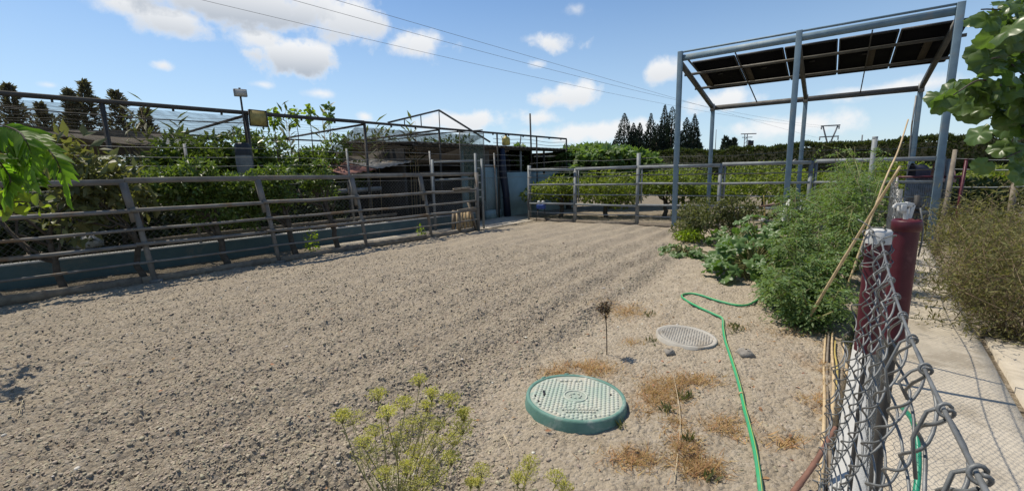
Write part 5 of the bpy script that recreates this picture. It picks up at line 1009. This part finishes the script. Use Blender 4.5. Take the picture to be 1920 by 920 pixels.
# ================================================================== COVERS, HOSES, LITTER
def cover_big():
    c = np.array([.39, 2.63, soil_z(.39, 2.63)]); z0 = c[2] - .055; t = thing('manhole_cover', (c[0], c[1], z0), 'large round green-rimmed manhole cover with studded dusty plate', 'manhole cover')
    T = Matrix.Rotation(math.radians(-1.5), 3, 'X') @ Matrix.Rotation(math.radians(2.0), 3, 'Y'); R = .325; z1 = .115; Mx = np.array(T); C0 = (c[0], c[1], z0)
    MB().disc_lathe([(R + .012, -.05), (R + .01, .02), (R, z1 - .012), (R - .004, z1), (R - .021, z1), (R - .025, z1 - .006)], 72, C0, Mx).build('rim', mat('green_rim', (.085, .185, .145), .75, .25, 9, .12, 60, col2=(.13, .245, .20), stain=(.28, .34, .29)), t, True)
    m_pl = mat('dusty_plate', (.37, .44, .37), .85, .2, 7, .25, 90, col2=(.50, .49, .41), stain=(.54, .48, .38))
    MB().disc_lathe([(R - .025, z1 - .008), (.075, z1 - .007), (.001, z1 - .007)], 72, C0, Mx).build('plate', mat('plate_recess', (.25, .33, .275), .9, .2, 7, .25, 90, col2=(.36, .36, .30), stain=(.46, .41, .32)), t, True)
    sd = MB(); s = .0305; n = 0
    for i in range(-16, 17):
        for j in range(-16, 17):
            x = (i + .5 * (j % 2)) * s; y = j * s * .866; r = math.hypot(x, y)
            x, y = x * .956 - y * .292, x * .292 + y * .956
            if .082 < r < R - .04 and not (y < -.155 and abs(x) < .13 and y > -.225) and not (y > .2 and abs(x) < .09):
                V = []; 
                for k in range(6): a = k * math.pi / 3 + .5; V.append((x + .0132 * math.cos(a), y + .0132 * math.sin(a), z1 - .008))
                for k in range(6): a = k * math.pi / 3 + .5; V.append((x + .0108 * math.cos(a), y + .0108 * math.sin(a), z1 - .0005))
                V = np.array(V) @ Mx.T + np.array(C0); sd.add(V, [(k, (k + 1) % 6, 6 + (k + 1) % 6, 6 + k) for k in range(6)] + [(6, 7, 8, 9), (6, 9, 10, 11)])
    sd.build('studs', m_pl, t, kind='stuff')
    MB().disc_lathe([(.078, z1 - .008), (.078, z1 - .001), (.07, z1 - .001), (.069, z1 - .006)], 40, C0, Mx).build('emblem_ring', m_pl, t, True)
    em = MB()                                                        # the worn emblem: small raised strokes
    for k in range(7): a = k * .9; em.box(np.array([.036 * math.cos(a), .03 * math.sin(a), z1 - .003]) @ Mx.T + C0, (.016, .007, .009), (math.cos(a + 1.2), math.sin(a + 1.2)))
    em.build('emblem', m_pl, t); lt = MB()
    for r_, y in ((11, -.175), (9, -.203)):
        for k in range(r_): x = (k - (r_ - 1) / 2) * .021; lt.box(np.array([x, y, z1 - .003]) @ Mx.T + C0, (.012, .014, .009))
    lt.build('raised_lettering', m_pl, t); lt = MB()
    for k in range(5): lt.box(np.array([(k - 2) * .033, .222, z1 - .003]) @ Mx.T + C0, (.022, .024, .009))
    lt.build('raised_lettering', m_pl, t)
    MB().box(np.array([-.205, .03, z1 - .003]) @ Mx.T + C0, (.015, .06, .012)).build('key_slot', M_BLACK, t)
    for x, y in ((-.262, .0), (-.245, -.075), (.24, .02), (.085, -.25), (-.24, -.12)): MB().disc_lathe([(.007, z1 - .008), (.007, z1), (.001, z1 + .001)], 8, np.array([x, y, 0]) @ Mx.T + C0).build('bolt', M_BLACK, t)
    for a in (1.62, 2.2): MB().box(np.array([(R - .002) * math.cos(a), (R - .002) * math.sin(a), z1 - .004]) @ Mx.T + C0, (.03, .012, .016), (-math.sin(a), math.cos(a))).build('lug', MATS['green_rim'], t)
cover_big()
def cover_small():
    c = np.array([1.56, 3.72, soil_z(1.56, 3.72)]); t = thing('manhole_cover', (c[0], c[1], c[2]), 'smaller flat grey manhole cover with ribbed plate near the hose', 'manhole cover'); R = .26
    T = np.array(Matrix.Rotation(math.radians(1.5), 3, 'X') @ Matrix.Rotation(math.radians(3), 3, 'Y')); C0 = (c[0], c[1], c[2] - .012); m = mat('grey_cover', (.43, .40, .345), .9, .25, 8, .3, 70, col2=(.35, .32, .275), stain=(.31, .265, .205)); z1 = .035
    MB().disc_lathe([(R + .004, -.04), (R, z1), (R - .02, z1), (R - .024, z1 - .006), (.001, z1 - .006)], 64, C0, T).build('plate', m, t, True); rb = MB()
    for i in np.arange(-9, 10):
        y = i * .024; h = math.sqrt(max(0, (R - .05) ** 2 - y * y))
        for k in np.arange(-9, 10):
            x = k * .024 + (.006 if i % 2 else -.006)
            if abs(x) < h: rb.box(np.array([x, y, z1 - .004]) @ T.T + C0, (.016, .009, .0055), (1, 0) if (i + k) % 2 else (0, 1))
    rb.build('rib_pattern', m, t, kind='stuff'); MB().disc_lathe([(R - .042, z1 - .007), (R - .042, z1 - .001), (R - .048, z1 - .001), (R - .049, z1 - .006)], 64, C0, T).build('inner_ring', m, t, True)
cover_small()
M_HOSE = mat('green_hose', (.03, .33, .12), .45, .25, 6, .1, 60, col2=(.05, .27, .14), stain=(.12, .34, .18))
pts = [(1437, 532), (1430, 556), (1412, 571), (1385, 575), (1345, 566), (1305, 554), (1282, 553), (1280, 560), (1300, 573), (1336, 589), (1354, 598), (1356, 620), (1360, 642), (1373, 680), (1386, 722), (1396, 770), (1407, 812), (1417, 860), (1426, 925), (1432, 990)]
P = spline([Gs(*p) + (0, 0, .014) for p in pts], 7); P[:, 2] = [soil_z(p[0], p[1]) + .013 for p in P]
P[:, 2] = np.convolve(np.pad(P[:, 2], 4, mode='edge'), np.ones(9) / 9, 'valid') + .004
t = thing('garden_hose', P[60], 'green garden hose winding over the bare soil from the squash', 'hose'); MB().tube(P, .0125, 10).build('hose_tube', M_HOSE, t, True)
st = P + np.array([.0, 0, .0115]); st[:, 0] += .004; MB().tube(st, .0022, 4).build('yellow_stripe', mat('hose_stripe', (.48, .48, .12), .5, .2, 10), t)
i = int(len(P) * .76); MB().tube([P[i] + np.array([.0155 * math.cos(q), .004 * q / 6, .0155 * math.sin(q)]) for q in np.linspace(0, 19, 50)], .0022, 4).build('repair_tie', M_CANE, t)
a = [at(1706, 770, 1.3), at(1728, 800, 1.25), at(1735, 860, 1.2), at(1716, 930, 1.1)]
t = thing('garden_hose', Kp(-.2, .2, PATH_Z), 'second green hose hanging behind the mesh near the bottom right', 'hose'); P2 = spline([at(1700, 690, 2.0) * (1, 1, 0) + (0, 0, .3)] + [at(1712, 790, 1.75), at(1722, 850, 1.62), at(1716, 930, 1.5), at(1690, 1000, 1.4)], 8); MB().tube(P2, .011, 9).build('hose_tube', mat('teal_hose', (.02, .23, .13), .4, .2, 8), t, True); MB().tube(P2 + (.008, 0, .007), .002, 4).build('stripe', MATS['hose_stripe'], t)
def scatter_clods():
    ico_v = []; ph = (1 + 5 ** .5) / 2
    ico_v = unit(np.array([(-1, ph, 0), (1, ph, 0), (-1, -ph, 0), (1, -ph, 0), (0, -1, ph), (0, 1, ph), (0, -1, -ph), (0, 1, -ph), (ph, 0, -1), (ph, 0, 1), (-ph, 0, -1), (-ph, 0, 1)]))
    ico_f = np.array([(0, 11, 5), (0, 5, 1), (0, 1, 7), (0, 7, 10), (0, 10, 11), (1, 5, 9), (5, 11, 4), (11, 10, 2), (10, 7, 6), (7, 1, 8), (3, 9, 4), (3, 4, 2), (3, 2, 6), (3, 6, 8), (3, 8, 9), (4, 9, 5), (2, 4, 11), (6, 2, 10), (8, 6, 7), (9, 8, 1)])
    def make(x, y, s, nm, label):
        n = len(x); z = soil(x, y); sc = s[:, None] * RNG.uniform(.6, 1.25, (n, 3)) * (1, 1, .62); a = RNG.random(n) * 6.283; V = ico_v[None] * (1 + RNG.normal(size=(n, 12, 1)) * .16) * sc[:, None, :]
        cx = V[..., 0] * np.cos(a)[:, None] - V[..., 1] * np.sin(a)[:, None]; cy_ = V[..., 0] * np.sin(a)[:, None] + V[..., 1] * np.cos(a)[:, None]
        V = np.stack([cx + x[:, None], cy_ + y[:, None], V[..., 2] + (z + s * .08)[:, None]], -1).reshape(-1, 3); F = (ico_f[None] + (np.arange(n) * 12)[:, None, None]).reshape(-1, 3)
        o = link(nm, np_mesh(nm, V, F), None); tag(o, label, 'soil', None, 'stuff'); return o
    n = 170000; r = 1.2 * (9.0 / 1.2) ** RNG.random(n); th = np.radians(RNG.uniform(-56, 54, n)); x, y = r * np.sin(th), r * np.cos(th); til, field, sl, sr, sk = masks(x, y)
    dens = (fbm(x * 1.3, y * 1.3, 77) - .3) * 2.2; hollow = np.hypot(x - .39, y - 2.63) < .36; hollow |= np.hypot(x - 1.56, y - 3.72) < .28
    edge = np.exp(-((np.interp(y, by, bx) - x) / .22) ** 2)
    keep = (RNG.random(n) < np.clip(til * (.35 + .45 * dens) + (1 - til) * .06 * (.3 + dens) + edge * .25, 0, 1)) & (field > .2) & (sk < -.12) & ~hollow
    x, y, r = x[keep], y[keep], r[keep]; s = .0026 + .003 * RNG.random(len(x)) + .009 * RNG.random(len(x)) ** 8 + .0007 * r
    o = make(x, y, s, 'soil_clods', 'loose grey-brown clods covering the tilled soil'); 
    m = mat('clod', (.40, .337, .25), .95, .3, 30, .4, 120, col2=(.31, .26, .192), island=.5, spec=.1); o.data.materials.append(m)
    n = 260; x = RNG.uniform(-4, 2.5, n); y = RNG.uniform(1.6, 7, n); k = masks(x, y)[4] < -.2; k &= np.hypot(x - .39, y - 2.63) > .4; x, y = x[k], y[k]; o = make(x, y, .006 + .013 * RNG.random(len(x)) ** 3, 'pale_pebbles', 'scattered pale limestone pebbles on the soil'); o.data.materials.append(mat('pebble', (.60, .55, .47), .9, .2, 30, island=.4))
    # rim of crumbs where the trodden ground meets the furrows
scatter_clods()
def litter():
    Pl = []; Dl = []; Sl = []
    def patch(px, py, rx, ry, n, s=.05):
        for _ in range(int(n * 2.6)):
            q = G(px + RNG.normal() * rx * .55, py + RNG.normal() * ry * .55)
            if fbm(np.array([q[0] * 6.]), np.array([q[1] * 6.]), 33)[0] < .44 and RNG.random() < .8: continue
            if math.hypot(q[0] - .39, q[1] - 2.63) < .37 or math.hypot(q[0] - 1.56, q[1] - 3.72) < .29: continue
            z = soil_z(q[0], q[1]); Pl.append((q[0], q[1], z + .002)); a = RNG.random() * 6.28; Dl.append((math.cos(a), math.sin(a), RNG.uniform(.05, .8))); Sl.append(RNG.uniform(.5, 1.4) * s)
    for args in ((1170, 582, 50, 14, 380), (1100, 690, 55, 16, 420), (1060, 702, 50, 10, 160), (1240, 735, 48, 30, 420), (1210, 760, 30, 20, 150), (1300, 714, 60, 12, 230), (1265, 800, 25, 30, 150), (1290, 850, 30, 30, 200), (1195, 860, 50, 20, 200), (1320, 880, 40, 20, 200), (1370, 800, 55, 22, 200), (1460, 828, 50, 12, 170), (1380, 612, 20, 10, 60), (1530, 750, 25, 25, 160), (1540, 700, 12, 70, 120), (1330, 640, 20, 6, 60), (1250, 620, 20, 10, 60), (1360, 455, 30, 12, 200), (1190, 640, 20, 12, 60), (1500, 620, 60, 15, 160)): patch(*args)
    Pl = np.array(Pl); V, F = leaf_cloud(Pl, np.array(Dl), np.tile((0, 0, 1.), (len(Pl), 1)) + RNG.normal(size=(len(Pl), 3)) * .3, np.array(Sl), BLADE)
    o = link('dry_grass', np_mesh('dry_grass', V, F), F_STRAW); tag(o, 'patches of dry orange grass on the bare soil', 'grass', None, 'stuff')
    n = 420; x = RNG.uniform(-3.5, 2.6, n); y = RNG.uniform(1.7, 6.5, n); k = (masks(x, y)[4] < -.2) & (np.hypot(x - .39, y - 2.63) > .38) & (RNG.random(n) < np.where(masks(x, y)[0] > .5, .3, 1)); x, y = x[k], y[k]; P = np.stack([x, y, soil(x, y) + .008], 1)
    D = RNG.normal(size=P.shape) * (1, 1, .15); V, F = leaf_cloud(P, D, np.tile((0, 0, 1.), (len(P), 1)) + RNG.normal(size=P.shape) * .4, RNG.uniform(.015, .045, len(P)), LEAF)
    o = link('leaf_litter', np_mesh('leaf_litter', V, F), mat('dead_leaf', (.34, .19, .09), .9, .4, 9, island=.7)); tag(o, 'small dead leaves scattered over the soil', 'leaves', None, 'stuff')
    Pl = []; Dl = []; Sl = []
    for (px, py, r, n) in ((1380, 618, 14, 60), (1250, 770, 10, 40), (1285, 745, 12, 40), (1225, 640, 8, 25), (1215, 590, 10, 30), (1330, 895, 10, 25), (1590, 640, 14, 80), (1165, 800, 8, 20), (1290, 830, 8, 25)):
        for _ in range(n): q = G(px + RNG.normal() * r * .6, py + RNG.normal() * r * .3); Pl.append((q[0], q[1], soil_z(q[0], q[1]))); Dl.append((RNG.normal() * .6, RNG.normal() * .6, 1)); Sl.append(RNG.uniform(.02, .07))
    Pl = np.array(Pl); V, F = leaf_cloud(Pl, np.array(Dl), RNG.normal(size=Pl.shape) + (0, 0, .5), np.array(Sl), SLIM); o = link('green_tufts', np_mesh('green_tufts', V, F), F_OLDT); tag(o, 'small green weed tufts on the bare soil', 'grass', None, 'stuff')
litter()
for (p0, p1, p2, lab) in (((1265, 905), (1275, 790), (1262, 700), 'thin dry straw lying below the orange grass'), ((944, 815), (955, 840), (960, 856), 'single pale straw left of the green cover'), ((35, 785), (46, 770), (47, 760), 'short pale straw on the soil at the far left'), ((600, 842), (560, 832), (520, 845), 'curved straw on the tilled soil left of the large fennel')):
    cane('straw_stalk', [Gs(*p0) + (0, 0, .012), Gs(*p1) + (0, 0, .02), Gs(*p2) + (0, 0, .012)], .0024, lab, mat('pale_straw', (.58, .47, .30), .8))
M_STONE = mat('field_stone', (.30, .27, .23), .95, .3, 20, .5, 60)
p = Gs(1397, 664); V = MB().disc_lathe([(.06, 0), (.065, .02), (.045, .05), (.01, .06)], 10, p); V.v[0] += RNG.normal(size=V.v[0].shape) * .008; solo(V, 'stone', M_STONE, 'grey stone on the bare soil right of the hose', 'stone', smooth=True)
p = Gs(1255, 655 + 6); V = MB().disc_lathe([(.04, 0), (.045, .02), (.03, .035), (.01, .04)], 9, p); V.v[0] += RNG.normal(size=V.v[0].shape) * .006; solo(V, 'stone', M_STONE, 'small stone in front of the grey cover', 'stone', smooth=True)
